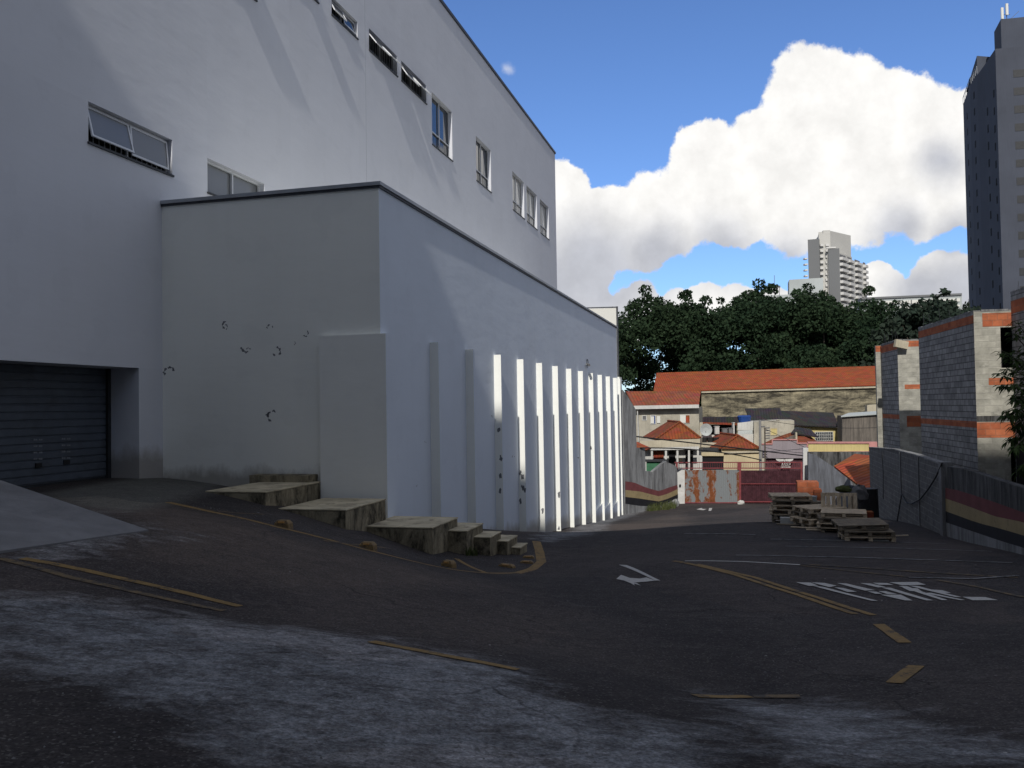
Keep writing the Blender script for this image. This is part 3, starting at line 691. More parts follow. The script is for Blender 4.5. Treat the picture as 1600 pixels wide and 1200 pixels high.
# ------------------------------------------------------------ terraced steps
st = empty('terraced_steps', (-3.4, 18.6, H(-3.4, 18)), 'stained concrete steps in big and small blocks, climbing beside the white corner pier', 'steps')
mu = Vector((SA, CA, 0))
def stepblock(fl, fr, br, hY, bot_extra=0.0, name='step'):
    """front-left, front-right, back-right image points of the top; hY = depth of the front-right corner"""
    p = at(*fr, hY); z = p.z
    def onz(q): r = ray(*q); return r*(z/r.z)
    a, b = onz(fl), p
    vb = SV(b)[1]; va = SV(onz(fl))[1]; sb = SV(b)[0]
    rb = onz(br); sback = SV(rb)[0]
    A_, B_, C_, D_ = W(sb, va, z), W(sb, vb, z), W(sback, vb, z), W(sback, va, z)
    lo = -5.2; top = .035
    mb = MB(); mb.hexa([Vector((q.x, q.y, lo)) for q in (A_, B_, C_, D_)]+[Vector((q.x, q.y, z-top)) for q in (A_, B_, C_, D_)])
    o = mb.build(name, 'step', st)
    e = .012; mb = MB(); A2, B2, C2, D2 = W(sb-e, va-e, z-top), W(sb-e, vb+e, z-top), W(sback+e, vb+e, z-top), W(sback+e, va-e, z-top)
    up_ = Vector((0, 0, top)); mb.hexa([A2, B2, C2, D2]+[q+up_ for q in (A2, B2, C2, D2)]); mb.build('tread', 'step_top', o)
stepblock((315,768), (415,768), (487,752), 18.0)
stepblock((432,795), (540,796), (594,779), 17.6)
stepblock((545,822), (675,824), (718,808), 18.2)
stepblock((660,829), (729,829), (750,817), 19.1)
stepblock((700,839), (766,839), (781,830), 19.5)
stepblock((730,845), (793,845), (805,836), 20.0)
stepblock((760,855), (813,855), (822,848), 20.25)
# bevel the step edges a little
for o in [x for x in col.objects if x.name.startswith('step') and x.type == 'MESH'] + [x for x in col.objects if x.name.startswith('tread')]:
    b = o.modifiers.new('b', 'BEVEL'); b.width = .02 if o.name.startswith('step') else .012; b.segments = 2; b.limit_method = 'ANGLE'
# threshold slab at the wall foot
v0, z0 = hits(395, 745, AS0-.3); v1, _ = hits(487, 745, AS0-.3)
tag(MB().svbox(AS0-.45, AS0-.003, v0, v1, -3, hits(440, 742, AS0-.3)[1]).build('threshold_slab', 'step'), 'thin stained concrete slab lying against the foot of the white wall above the top step', 'slab')
# ramp wedge
rA, rB = hitg(232, 830), hitg(0, 865); rC = at(0, 750, 13.4); rD = at(-260, 690, 14.6); rE = hitg(-260, 905)
tip = Vector((rA.x, rA.y, rA.z+.02)); low = -3.2
mb = MB(); topv = [tip, Vector((rB.x, rB.y, rB.z+.03)), Vector((rE.x, rE.y, rE.z+.03)), rD, rC]
bot = [Vector((p.x, p.y, low)) for p in topv]
mb.add(topv+bot, [(0,1,4), (1,2,3,4), (0,5,6,1), (1,6,7,2), (2,7,8,3), (3,8,9,4), (4,9,5,0)])
rp = tag(mb.build('concrete_ramp', 'ramp'), kind='structure')
# road studs
def stud(px, py, label, sz=(.24, .15, .11), rot=.4, flat=False):
    p = hitg(px, py); L, Wd, Hh = sz; c, s_ = math.cos(rot), math.sin(rot)
    ax = Vector((c, s_, 0)); ay = Vector((-s_, c, 0)); root = empty('road_stud', (p.x, p.y, p.z), label, 'road stud', 'road studs along the yellow line')
    mb = MB(); b = [p-ax*L/2-ay*Wd/2, p+ax*L/2-ay*Wd/2, p+ax*L/2+ay*Wd/2, p-ax*L/2+ay*Wd/2]
    m_ = [p-ax*L*.47-ay*Wd*.47, p+ax*L*.47-ay*Wd*.47, p+ax*L*.47+ay*Wd*.47, p-ax*L*.47+ay*Wd*.47]
    t = [p-ax*L*.33-ay*Wd*.30, p+ax*L*.33-ay*Wd*.30, p+ax*L*.33+ay*Wd*.30, p-ax*L*.33+ay*Wd*.30]
    zz = [H(q.x, q.y) for q in b]; zb = min(zz)-.02; zt2 = p.z+Hh
    vs = [Vector((q.x, q.y, zb)) for q in b]+[Vector((q.x, q.y, p.z+Hh*.55)) for q in m_]+[Vector((q.x, q.y, zt2)) for q in t]
    fs = [(3,2,1,0)]+[(i, (i+1) % 4, 4+(i+1) % 4, 4+i) for i in range(4)]+[(4+i, 4+(i+1) % 4, 8+(i+1) % 4, 8+i) for i in range(4)]+[(8,9,10,11)]
    mb.add(vs, fs); o = mb.build('body', 'stud', root); bv = o.modifiers.new('b', 'BEVEL'); bv.width = .012; bv.segments = 2
    MB().box(p-ay*Wd*.42+Vector((0,0,Hh*.75)), ax*L*.2, ay*.012, Vector((0,0,Hh*.12))).build('reflector', 'reflector', root)
stud(443, 823, 'chunky yellow road stud on the line, leftmost, below the highest step block', (.30, .17, .12), -.3)
stud(575, 857, 'chunky yellow road stud on the line in front of the middle step block', (.30, .17, .12), -.3)
stud(701, 886, 'rounded worn yellow road stud just before the line curves to the wall', (.26, .18, .13), -.5)
stud(792, 886, 'long flat orange road stud lying inside the curve of the yellow line', (.38, .13, .07), -.6)
stud(823, 880, 'flat orange road stud, nearer of the pair below the last small step', (.30, .11, .06), -.2)
stud(826, 872, 'flat orange road stud, farther of the pair below the last small step', (.28, .11, .06), -.2)
# ------------------------------------------------------------ copy helper
def dup(root, loc, rot=None, label=None, scale=None, group=None, name=None):
    r = root.copy(); col.objects.link(r); r.location = loc
    if rot is not None: r.rotation_euler = rot
    if scale is not None: r.scale = scale
    if label: r['label'] = label
    if group: r['group'] = group
    for ch in list(root.children):
        c = ch.copy(); col.objects.link(c); c.parent = r
        for g in ch.children:
            d = g.copy(); col.objects.link(d); d.parent = c
    return r
# ------------------------------------------------------------ pallets
def pallet_proto(mt):
    root = empty('pallet', (0, 0, 0), 'x', 'pallet', 'wooden pallets piled by the grey block wall')
    mb = MB()
    for i in range(7):
        y = -.5+.05+i*.15; mb.box((random.uniform(-.01,.01), y, .130), (.6,0,0), (0,.050 if i % 3 else .055,0), (0,0,.010))
    mb.build('deck', mt, root)
    for x in (-.55, 0, .55):
        mb = MB(); mb.box((x, 0, .110), (.048,0,0), (0,.5,0), (0,0,.0095))
        for y in (-.43, 0, .43): mb.box((x, y, .060), (.048,0,0), (0,.065,0), (0,0,.040))
        mb.build('stringer', mt, root)
    mb = MB()
    for y in (-.43, 0, .43): mb.box((0, y, .010), (.6,0,0), (0,.05,0), (0,0,.0095))
    mb.build('base_boards', mt, root)
    return root
pA = pallet_proto('wood'); pB = pallet_proto('wood_old'); usedP = [False, False]
ordn = ['lowest', 'second from the bottom', 'third from the bottom', 'fourth from the bottom', 'fifth from the bottom', 'sixth from the bottom', 'seventh from the bottom', 'eighth from the bottom']
def put(kind, loc, rot, label):
    p = (pA, pB)[kind]
    if not usedP[kind]:
        usedP[kind] = True; p.location = loc; p.rotation_euler = rot; p['label'] = label; return p
    return dup(p, loc, rot, label)
def stack(px, py, Y, n, rz, where, kinds=None, jit=.09, broken=0):
    p = at(px, py, Y); g = H(p.x, p.y)
    for i in range(n):
        k = (kinds[i] if kinds else (1 if random.random() < .35 else 0))
        top = ', the top one' if i == n-1 else ''
        put(k, (p.x+random.uniform(-jit, jit), p.y+random.uniform(-jit, jit), g+.004+i*.146), (0, 0, rz+random.uniform(-.11, .11)), f'wooden pallet {ordn[i]} in {where}')
    return p.x, p.y, g+n*.146
RZ = -A0
stack(1234, 812, 27.0, 6, RZ+.05, 'the left stack near the maroon gate', [1,1,0,0,1,0])
stack(1278, 818, 25.6, 4, RZ+.5, 'the narrow middle stack between two wider ones', [0,0,1,0], .10)
x_, y_, z_ = stack(1316, 822, 24.4, 4, RZ-.04, 'the right stack in front of the upright pallet', [1,0,1,0])
up_e = (Matrix.Rotation(RZ, 3, 'Z') @ Matrix.Rotation(R(86), 3, 'X') @ Matrix.Rotation(R(90), 3, 'Z')).to_euler(); qz = at(1310, 770, 25.6)
put(0, (qz.x, 25.6, qz.z-.60), up_e, 'pale wooden pallet stood upright on end behind the right stack')
x2, y2, z2_ = stack(1353, 838, 22.2, 2, RZ+.03, 'the low nearest stack', [0,1], .03)
put(1, (x2-.12, y2+.1, z2_+.03), (R(2), R(-2), RZ+.1), 'dark loose pallet on top of the low nearest stack')
# debris
def plank(px, py, L, rz, label, m='wood', tilt=0.0, dz=.0, w=.09, name='plank', cat='plank'):
    p = hitg(px, py); mb = MB(); c, s_ = math.cos(rz), math.sin(rz); p = p+Vector((0, 0, .03+dz))
    ax = Vector((c*math.cos(tilt), s_*math.cos(tilt), math.sin(tilt)))*(L/2); ay = Vector((-s_, c, 0))*(w/2)
    mb.box(p, ax, ay, Vector((0, 0, .012))); return tag(mb.build(name, m, None, p), label, cat)
plank(1258, 826, .8, -.5, 'short pale broken plank on the asphalt before the narrow middle stack')
plank(1272, 822, .6, .3, 'short tilted plank against the foot of the narrow middle stack', tilt=.35, dz=.08)
plank(1292, 830, 1.1, -.35, 'long pale plank lying on the asphalt left of the nearest pallets')
plank(1240, 821, 1.0, -.4, 'dark plank on the asphalt in front of the left stack', 'wood_old')
plank(1308, 826, .7, .2, 'grey plank leaning on the right stack foot', 'wood_old', tilt=.3, dz=.08)
plank(1395, 839, .9, .15, 'thin pale lath on the asphalt right of the nearest pallets', 'wood', w=.05)
plank(1372, 846, .5, -.2, 'small scrap of pale wood on the asphalt below the nearest pallets', 'boxw', w=.12)
p = hitg(1228, 818); mb = MB(); ax = Vector((CA, -SA, 0)); ay = Vector((SA, CA, 0)); mb.box(p+Vector((0,-.1,.11)), ax*.19, ay*.12, (0,0,.09))
tag(mb.build('box', 'boxw', None, p), 'small white box on the ground before the left pallet stack', 'box')
p = hitg(1292, 826)                                        # crumpled grey tarp
mb = MB(); n = 12; vs = []; fs = []
for i in range(n):
    for j in range(n):
        u, v = i/(n-1)-.5, j/(n-1)-.5; r_ = math.hypot(u, v); q = p+ax*u*.9+ay*v*.7
        vs.append(Vector((q.x, q.y, H(q.x, q.y)+.02+max(0, .30*(1-r_*1.9))*random.uniform(.5, 1.2))))
for i in range(n-1):
    for j in range(n-1): fs.append((i*n+j, (i+1)*n+j, (i+1)*n+j+1, i*n+j+1))
mb.add(vs, fs); tag(mb.build('tarpaulin', 'pot', None, p), 'crumpled dark grey sheet on the ground between the stacks and the nearest pallets', 'tarpaulin')
# hollow brick pile, bucket, pots
p = at(1262, 786, 31); zt2 = at(1262, 752, 31).z
g = H(p.x, p.y); mb = MB(); mb.box((p.x, 31, (g+zt2)/2), ax*.36, ay*.45, (0,0,(zt2-g)/2)); 
bp = tag(mb.build('brick_pile', 'orange', None, (p.x, 31, g)), 'tall neat pile of orange hollow bricks behind the pallets near the maroon gate', 'brick pile')
p2 = at(1277, 770, 30.6); mb = MB(); mb.box((p2.x, 30.6, g+ (at(1277,764,30.6).z-g)/2), ax*.13, ay*.35, (0,0,(at(1277,764,30.6).z-g)/2))
tag(mb.build('brick_pile', 'orange', None, (p2.x, 30.6, g)), 'narrower lower pile of orange bricks against the right side of the tall brick pile', 'brick pile')
p = at(1269, 778, 28); zb_ = at(1269, 783, 28).z; mb = MB(); mb.bar((p.x, p.y, H(p.x,p.y)), (p.x, p.y, zb_), .30, 12, .30)
tag(mb.build('oil_drum', 'wood_old', None, (p.x, p.y, H(p.x,p.y))), 'dark drum standing between the orange bricks and the pallets', 'drum')
mb = MB(); mb.bar((p.x, p.y, zb_+.002), (p.x, p.y, at(1269,775,28).z), .14, 10, .16)
tag(mb.build('bucket', 'farconc', None, (p.x, p.y, zb_)), 'small grey bucket standing on the dark drum beside the orange bricks', 'bucket')
def heap(name, px, py, Y, rx, rz_, mt, label, cat, n=26):
    p = at(px, py, Y); mb = MB(); vs = []; fs = []; a_, b_ = 10, 6
    for j in range(b_+1):
        for i in range(a_):
            th = 6.283*i/a_; ph = math.pi*j/b_; q = random.uniform(.75, 1.1)
            vs.append(p+Vector((rx*q*math.sin(ph)*math.cos(th), rx*.7*q*math.sin(ph)*math.sin(th), rz_*q*math.cos(ph))))
    for j in range(b_):
        for i in range(a_): fs.append((j*a_+i, j*a_+(i+1) % a_, (j+1)*a_+(i+1) % a_, (j+1)*a_+i))
    mb.add(vs, fs); return tag(mb.build(name, mt, None, p), label, cat)
g_ = at(1352, 800, 28)
mb = MB(); gx = H(g_.x, g_.y); mb.bar((g_.x+.1, g_.y, gx), (g_.x+.1, g_.y, at(1352,763,28).z), .33, 14, .30)
o = tag(mb.build('water_drum', 'rubber', None, (g_.x, g_.y, gx)), 'black barrel between the upright pallet and the block wall', 'barrel')
heap('rubbish_bag', 1318, 764, 26.4, .28, .12, 'grass', 'dark green bundle lying behind the top of the upright pallet', 'bundle')
heap('rubbish_bag', 1343, 772, 27.2, .3, .3, 'pot', 'dark grey bag beside the black barrel near the block wall', 'bag')
mb = MB(); q = at(1352, 812, 26.2); mb.box((q.x, q.y, (H(q.x,q.y)+at(1352,800,26.2).z)/2), ax*.22, ay*.2, (0,0,.5*(at(1352,800,26.2).z-H(q.x,q.y))+.02))
tag(mb.build('crate', 'tile3', None, (q.x,q.y,H(q.x,q.y))), 'rusty brown crate between the right pallet stack and the block wall', 'crate')
# ------------------------------------------------------------ right lot walls
PB = at(1477, 838, 24.5); VR = SV(PB)[1]; SB = SV(PB)[0]
def wall_v(px_top, v, thick, lo, closed=True):
    pts = []
    for (px, py) in px_top: s, z = hitv(px, py, v); pts.append((s, z))
    return pts
def poly_wall(pts, v, thick, lo=-9.5):
    mb = MB(); P_ = [W(s, v, z) for s, z in pts]+[W(pts[-1][0], v, lo), W(pts[0][0], v, lo)]
    mb.extr(P_, W(0, thick, 0)); return mb
tp = wall_v([(1358,700),(1395,703),(1430,712),(1473,727)], VR, .18, -8)
bw = empty('block_wall', W(SB+5, VR, -4), 'bare grey concrete block wall behind the pallets, with a drooping cable on it', 'wall')
poly_wall(tp, VR, .18).build('wall', 'blockw', bw)
mb = MB()
for a, b in zip(tp, tp[1:]):
    mb.hexa([W(a[0],VR-.02,a[1]+.003), W(a[0],VR+.2,a[1]+.003), W(b[0],VR+.2,b[1]+.003), W(b[0],VR-.02,b[1]+.003), W(a[0],VR-.02,a[1]+.05), W(a[0],VR+.2,a[1]+.05), W(b[0],VR+.2,b[1]+.05), W(b[0],VR-.02,b[1]+.05)])
mb.build('mortar_cap', 'conc', bw)
def vbar(px, y0, y1, w, m, par, name):
    s, za = hitv(px, y0, VR-.02); _, zb_ = hitv(px, y1, VR-.02); MB().svbox(s-w, s+w, VR-.035, VR-.002, zb_, za).build(name, m, par)
vbar(1406, 706, 770, .05, 'conc', bw, 'mortar_joint'); vbar(1434, 712, 832, .05, 'conc', bw, 'mortar_joint')
def cable(px_pts, Yf, r_, par, nm='hanging_cable'):
    mb = MB(); pr = None
    for q in px_pts:
        w_ = Yf(*q)
        if pr is not None: mb.bar(pr, w_, r_, 5)
        pr = w_
    return mb.build(nm, 'wire', par)
yv = lambda px, py: (lambda sz: W(sz[0], VR-.06, sz[1]))(hitv(px, py, VR-.06))
cable([(1472,724),(1462,746),(1450,765),(1438,780),(1425,787),(1417,786),(1409,772),(1406,790),(1401,820),(1397,836)], yv, .022, bw)
cable([(1378,705),(1380,735),(1380,780)], yv, .015, bw)
MB().svbox(SB-.02, SB+.28, VR-.07, VR+.24, -7, hitv(1473, 722, VR)[1]).build('end_post', 'conc', bw)
# striped wall, right
tp2 = wall_v([(1478,729),(1500,732),(1518,737),(1550,748),(1600,764),(1700,800)], VR, .2, -8)
sw = empty('striped_wall', W(SB-5, VR, -3.4), 'low blackened wall on the right edge with maroon, tan and black stripes painted along it', 'wall')
poly_wall([(p_[0]-.0, p_[1]) for p_ in tp2], VR+.03, .2).build('wall', 'concdark', sw)
z6 = lambda pts: [(1380+x/5.4545, 660+y/5.4545) for x, y in pts]
def band(top, bot, hit, off, mt, par, nm='painted_stripe'):
    def densify(pts, n=12):
        xs_ = np.linspace(pts[0][0], pts[-1][0], n); return [(x, float(np.interp(x, [p[0] for p in pts], [p[1] for p in pts]))) for x in xs_]
    T, B_ = densify(top), densify(bot)
    vs = [hit(*p) for p in T]+[hit(*p) for p in B_]; n = len(T)
    mb = MB(); mb.add(vs, [(i, i+1, n+i+1, n+i) for i in range(n-1)]); 
    return mb.build(nm, mt, par)
hv = lambda off: (lambda px, py: (lambda sz: W(sz[0], VR+.03-off, sz[1]))(hitv(px, py, VR+.03-off)))
L1 = z6([(530,558),(650,582),(900,662),(1200,770),(1700,950)]); L2 = z6([(530,648),(700,705),(950,800),(1200,852),(1700,1000)])
L3 = z6([(530,755),(800,855),(1000,905),(1200,965),(1700,1120)]); L4 = z6([(530,850),(750,925),(1000,1010),(1200,1070),(1700,1240)])
L5 = z6([(530,1100),(750,1140),(1000,1200),(1200,1260),(1700,1480)])
band(L1, L2, hv(.004), 0, 's_red', sw); band(L2, L3, hv(.004), 0, 's_tan', sw); band(L3, L4, hv(.004), 0, 's_blk', sw); band(L4, L5, hv(.004), 0, 'conc', sw, 'wall_base')
# ------------------------------------------------------------ block buildings under construction
a11 = R(11.0); d11 = Vector((math.sin(a11), math.cos(a11), 0)); n11 = Vector((math.cos(a11), -math.sin(a11), 0))
def blockhouse(name_lbl, c, zt_, flen, fwid, zb_, front_open=None, bands=(), topband=True):
    """c = front-left corner; left face runs along d11, front along n11"""
    root = empty('unfinished_house', (c.x, c.y, zb_), name_lbl, 'house')
    P0 = Vector((c.x, c.y, 0))
    f = lambda a, b: P0+n11*a+Vector((0, 0, b))
    mb = MB(); wall_holes(mb, f, 0, fwid, zb_, zt_, front_open or [], d11*.2)
    mb.build('front_wall', 'blockp', root)
    mb = MB(); A_, B_ = P0, P0+d11*flen
    mb.quad(A_+Vector((0,0,zb_)), B_+Vector((0,0,zb_)), B_+Vector((0,0,zt_)), A_+Vector((0,0,zt_)))
    C_, D_ = P0+n11*fwid+d11*flen, P0+n11*fwid
    mb.quad(B_+Vector((0,0,zb_)), C_+Vector((0,0,zb_)), C_+Vector((0,0,zt_)), B_+Vector((0,0,zt_)))
    mb.quad(C_+Vector((0,0,zb_)), D_+Vector((0,0,zb_)), D_+Vector((0,0,zt_)), C_+Vector((0,0,zt_)))
    mb.quad(A_+Vector((0,0,zt_-.4)), D_+Vector((0,0,zt_-.4)), C_+Vector((0,0,zt_-.4)), B_+Vector((0,0,zt_-.4)))
    mb.build('side_wall', 'block', root)
    if front_open:
        for h in front_open: MB().quad(f(h[0]-.1,h[2]-.1)+d11*.9, f(h[1]+.1,h[2]-.1)+d11*.9, f(h[1]+.1,h[3]+.1)+d11*.9, f(h[0]-.1,h[3]+.1)+d11*.9).build('interior', 'dark', root)
    e = .004
    for (z0, z1, f0, f1, mt, side) in bands:
        mb = MB()
        if f1 > f0: mb.quad(f(f0, z0)-d11*e, f(f1, z0)-d11*e, f(f1, z1)-d11*e, f(f0, z1)-d11*e)
        if side:
            q = -n11*e; mb.quad(A_+q+Vector((0,0,z0)), B_+q+Vector((0,0,z0)), B_+q+Vector((0,0,z1)), A_+q+Vector((0,0,z1)))
        mb.build('brick_or_dark_patch' if mt == 'orange' else 'concrete_beam', mt, root)
    mb = MB()                                                     # rough uneven mortar top
    L = flen; n = 14
    for i in range(n):
        q = A_+d11*(L*(i+.5)/n)+n11*.1+Vector((0,0,zt_+.02)); mb.box(q, n11*.11, d11*(L/n*.48), (0,0,random.uniform(.012,.045)))
    for i in range(6):
        q = A_+n11*(.22+(fwid-.22)*(i+.5)/6)+d11*.1+Vector((0,0,zt_+.02)); mb.box(q, n11*((fwid-.22)/12*.97), d11*.1, (0,0,random.uniform(.012,.04)))
    mb.build('rough_top_course', 'conc', root)
    mb = MB()
    for t in (.08, .25, .42, .6, .8, .95):
        q = A_+d11*(flen*t)+n11*.1+Vector((0,0,zt_)); mb.bar(q, q+Vector((random.uniform(-.06,.06), random.uniform(-.06,.06), random.uniform(.2, .6))), .006, 4)
    mb.build('rebar', 'darkmetal', root)
    return root
cP = at(1521, 487, 27); zP = cP.z
zb_o = at(1540, 600, 27).z
blockhouse('wide bare block house with orange brick bands, directly behind the grey block wall', cP, zP, 6.35, 2.6, -5,
    front_open=[(.76, 1.6, at(1570,575,27).z, at(1570,512,27).z), (.95, 1.5, -4.9, at(1570,690,27).z)],
    bands=[(at(1530,511,27).z, at(1530,490,27).z-.0, .25, 1.35, 'orange', False), (at(1530,602,27).z, at(1530,591,27).z, .38, 1.6, 'orange', False),
           (at(1530,684,27).z, at(1530,660,27).z, .0, 1.8, 'orange', False), (at(1530,659,27).z+.0, at(1530,650,27).z, .0, 1.8, 'concdark', False)])
# the orange courses on its left flank
rootP = [o for o in col.objects if o.name == 'unfinished_house'][0]
def flank(root, c, flen, z0, z1, mt):
    mb = MB(); q = -n11*.004; A_ = Vector((c.x, c.y, 0)); B_ = A_+d11*flen
    mb.quad(A_+q+Vector((0,0,z0)), B_+q+Vector((0,0,z0)), B_+q+Vector((0,0,z1)), A_+q+Vector((0,0,z1))); mb.build('brick_or_dark_patch', mt, root)
flank(rootP, cP, 6.35, zP-.36, zP-.10, 'orange'); flank(rootP, cP, 6.35, at(1500,669,27).z, at(1500,659,27).z, 'orange')
cQ = at(1402, 532, 37.5); zQ = cQ.z
rootQ = blockhouse('narrow bare block house with pale sunlit front, just right of the long red roof', cQ, zQ, 3.1, 4.0, -6,
    bands=[(at(1410,542,37.5).z, zQ-.03, .25, 1.6, 'orange', False), (at(1410,608,37.5).z, at(1410,601,37.5).z, .25, 1.6, 'orange', False), (at(1410,667,37.5).z, at(1410,650,37.5).z, .3, 3, 'orange', False)])
flank(rootQ, cQ, 3.1, zQ-.38, zQ-.06, 'orange'); flank(rootQ, cQ, 3.1, at(1402,655,37.5).z, at(1402,648,37.5).z, 'orange')
# its recessed return at the left
c2 = at(1368, 540, 40.7); mb = MB(); P0 = Vector((c2.x, c2.y, 0)); wid = (at(1379,540,40.6)-c2).length
mb.prism([(P0.x,P0.y), ((P0+n11*(wid+.2)).x,(P0+n11*(wid+.2)).y), ((P0+n11*(wid+.2)+d11*.2).x,(P0+n11*(wid+.2)+d11*.2).y), ((P0+d11*.2).x,(P0+d11*.2).y)], -6.5, c2.z)
mb.build('return_wall', 'blockp', rootQ)
mb = MB(); zz = c2.z; e = d11*-.005; mb.quad(P0+e+Vector((0,0,zz-.30)), P0+n11*wid+e+Vector((0,0,zz-.30)), P0+n11*wid+e+Vector((0,0,zz-.02)), P0+e+Vector((0,0,zz-.02))); mb.build('brick_or_dark_patch', 'orange', rootQ)
q = at(1408, 538, 37.2); mb = MB(); mb.box(q, Vector((.28,.03,-.06)), Vector((0,.1,0)), Vector((.03,0,.16)))
tag(mb.build('loose_block', 'palecon', None, q), 'pale block left tilted on the top corner of the narrow block house', 'block')
cT0 = at(1579, 458, 26.8); cT = Vector((cT0.x, cT0.y, cT0.z))-d11*6.0; cT.z = cT0.z
rootT = blockhouse('tallest bare block house, cut off by the right edge, one orange band near its top', cT, cT.z, 6.0, 4.0, -4.5, bands=[])
flank(rootT, cT, 6.0, at(1580,490,26.7).z, at(1580,470,26.7).z, 'orange'); flank(rootT, cT+d11*5.2, .75, -5, at(1580,692,26.7).z, 'dark')  # last quad is a flat dark patch painting the unlit opening
# ------------------------------------------------------------ left far wall, gate
WA = at(974, 700, 58.6); WB = at(1057, 740, 65.2); PA, PBB = (WA.x, WA.y), (WB.x, WB.y)
z5 = lambda pts: [(860+x/5, 560+y/5) for x, y in pts]
hp = lambda px, py: hitp(px, py, PA, PBB)
nrm = Vector((PBB[1]-PA[1], -(PBB[0]-PA[0]), 0)).normalized()*-1
lw = empty('stepped_wall', (WA.x, WA.y, -7.5), 'high grey stained wall stepping down to the gate, wavy stripes along its foot', 'wall')
def panel(ptop, m, nm):
    a = [hp(*p) for p in z5(ptop)]; a += [Vector((a[-1].x, a[-1].y, -9.5)), Vector((a[0].x, a[0].y, -9.5))]
    mb = MB(); mb.extr(a, nrm*.25); return mb.build(nm, m, lw)
panel([(565,245),(600,290),(668,400)], 'conc', 'wall_panel'); panel([(670,700),(705,698),(740,702)], 'conc', 'wall_panel')
panel([(743,885),(775,880),(800,892)], 'conc', 'wall_panel'); panel([(802,885),(850,845),(905,800),(912,812),(960,830),(990,850)], 'conc', 'wall_panel')
hp2 = lambda px, py: hp(px, py)-nrm*.006
S1 = z5([(585,960),(650,968),(750,1010),(850,1038),(920,1010),(992,988)]); S2 = z5([(585,1028),(700,1040),(850,1078),(920,1055),(995,1020)])
S3 = z5([(585,1082),(700,1095),(850,1118),(920,1095),(995,1062)]); S4 = z5([(585,1135),(700,1152),(850,1155),(920,1125),(995,1090)])
for a, b, mt in ((S1, S2, 's_red'), (S2, S3, 's_tan'), (S3, S4, 's_blk')): band(a, b, hp2, 0, mt, lw)
# gate
SG = SV(Vector((at(1060,787,66).x, 66, 0)))[0]
def hg(px, py, off=0): v, z = hits(px, py, SG-off); return W(SG-off, v, z)
def gbox(x0, y0, x1, y1, th, mt, nm, par, off=0):
    a = [hg(x0, y1, off), hg(x1, y1, off), hg(x1, y0, off), hg(x0, y0, off)]; mb = MB(); mb.extr(a, mu*th); return mb.build(nm, mt, par)
gt_ = empty('gate', hg(1150, 788), 'wide metal gate, half rusty grey sheets and half maroon slats', 'gate')
gbox(1058, 733, 1070, 787, .35, 'postw', 'post', gt_)
def corr(x0, x1, y0, y1, n, mt, nm, off, amp=.05):
    mb = MB(); vs = []
    for i in range(n+1):
        px = x0+(x1-x0)*i/n; o = off+(amp if i % 2 else 0); vs += [hg(px, y1, o), hg(px, y0, o)]
    mb.add(vs, [(2*i, 2*i+2, 2*i+3, 2*i+1) for i in range(n)]); return mb.build(nm, mt, gt_, flat=True)
corr(1070, 1157, 734, 785, 58, 'rust', 'corrugated_sheet', .05)
corr(1157.5, 1254, 735, 787, 64, 'maroon', 'slatted_leaf', .05, .08)
for args in ((1155,722,1158,788,'post'),(1056,722,1059,734,'rail_post'),(1152,722,1155,734,'rail_post'),(1251,722,1254,789,'post')):
    gbox(args[0], args[1], args[2], args[3], .12, 'redrail', args[4], gt_, .16)
mb = MB()
for y in (722.5, 731.5): mb.bar(hg(1054, y, .1), hg(1254, y, .1), .05, 4)
mb.bar(hg(1158, 756, .18), hg(1251, 756, .18), .04, 4); mb.bar(hg(1158, 784, .18), hg(1251, 784, .18), .05, 4); mb.bar(hg(1070, 785.5, .16), hg(1157, 785.5, .16), .05, 4)
mb.build('rail', 'redrail', gt_)
mb = MB()
for i in range(70):
    px = 1056+i*2.85; mb.bar(hg(px, 731.5, .1), hg(px, 722.5, .1), .012, 4)
mb.build('lattice', 'redrail', gt_)
gbox(1061, 757, 1064, 761, .05, 'dark', 'lock', gt_, .06)
p = hg(1158, 789, 1.2); heap('rubble', 1158, 786, p.y, .28, .22, 'boxw', 'whitish lump of rubble at the foot of the gate where its halves meet', 'rubble')
heap('rubble', 1056, 786, 63.5, .3, .3, 'conc', 'pale stone at the left foot of the gate beside the striped wall', 'stone')
# right of gate: post, grey boundary wall and orange roof
gbox(1255, 700, 1263, 790, .6, 'postw', 'post', gt_, -.3)
def slab(name, pts, Y, depth, mt, label, cat, par=None, group=None):
    a = [at(px, py, Y) for px, py in pts]; mb = MB(); mb.extr(a, mu*depth)
    org = Vector((sum(p.x for p in a)/len(a), Y, min(p.z for p in a)))
    if par is not None: return mb.build(name, mt, par)
    return tag(mb.build(name, mt, None, org), label, cat, group)
slab('boundary_wall', [(1263,708),(1276,712),(1300,728),(1322,742),(1338,765),(1338,830),(1263,830)], 56, .4, 'concmid', 'blue grey weathered wall right of the gate, its top curving down', 'wall')
slab('boundary_wall', [(1262,706),(1361,706),(1361,800),(1262,800)], 62, .4, 'concdark', 'dark sheet for the shade under the long yellow band right of the gate', 'wall')  # dark sheet painting the shadowed area below the roof
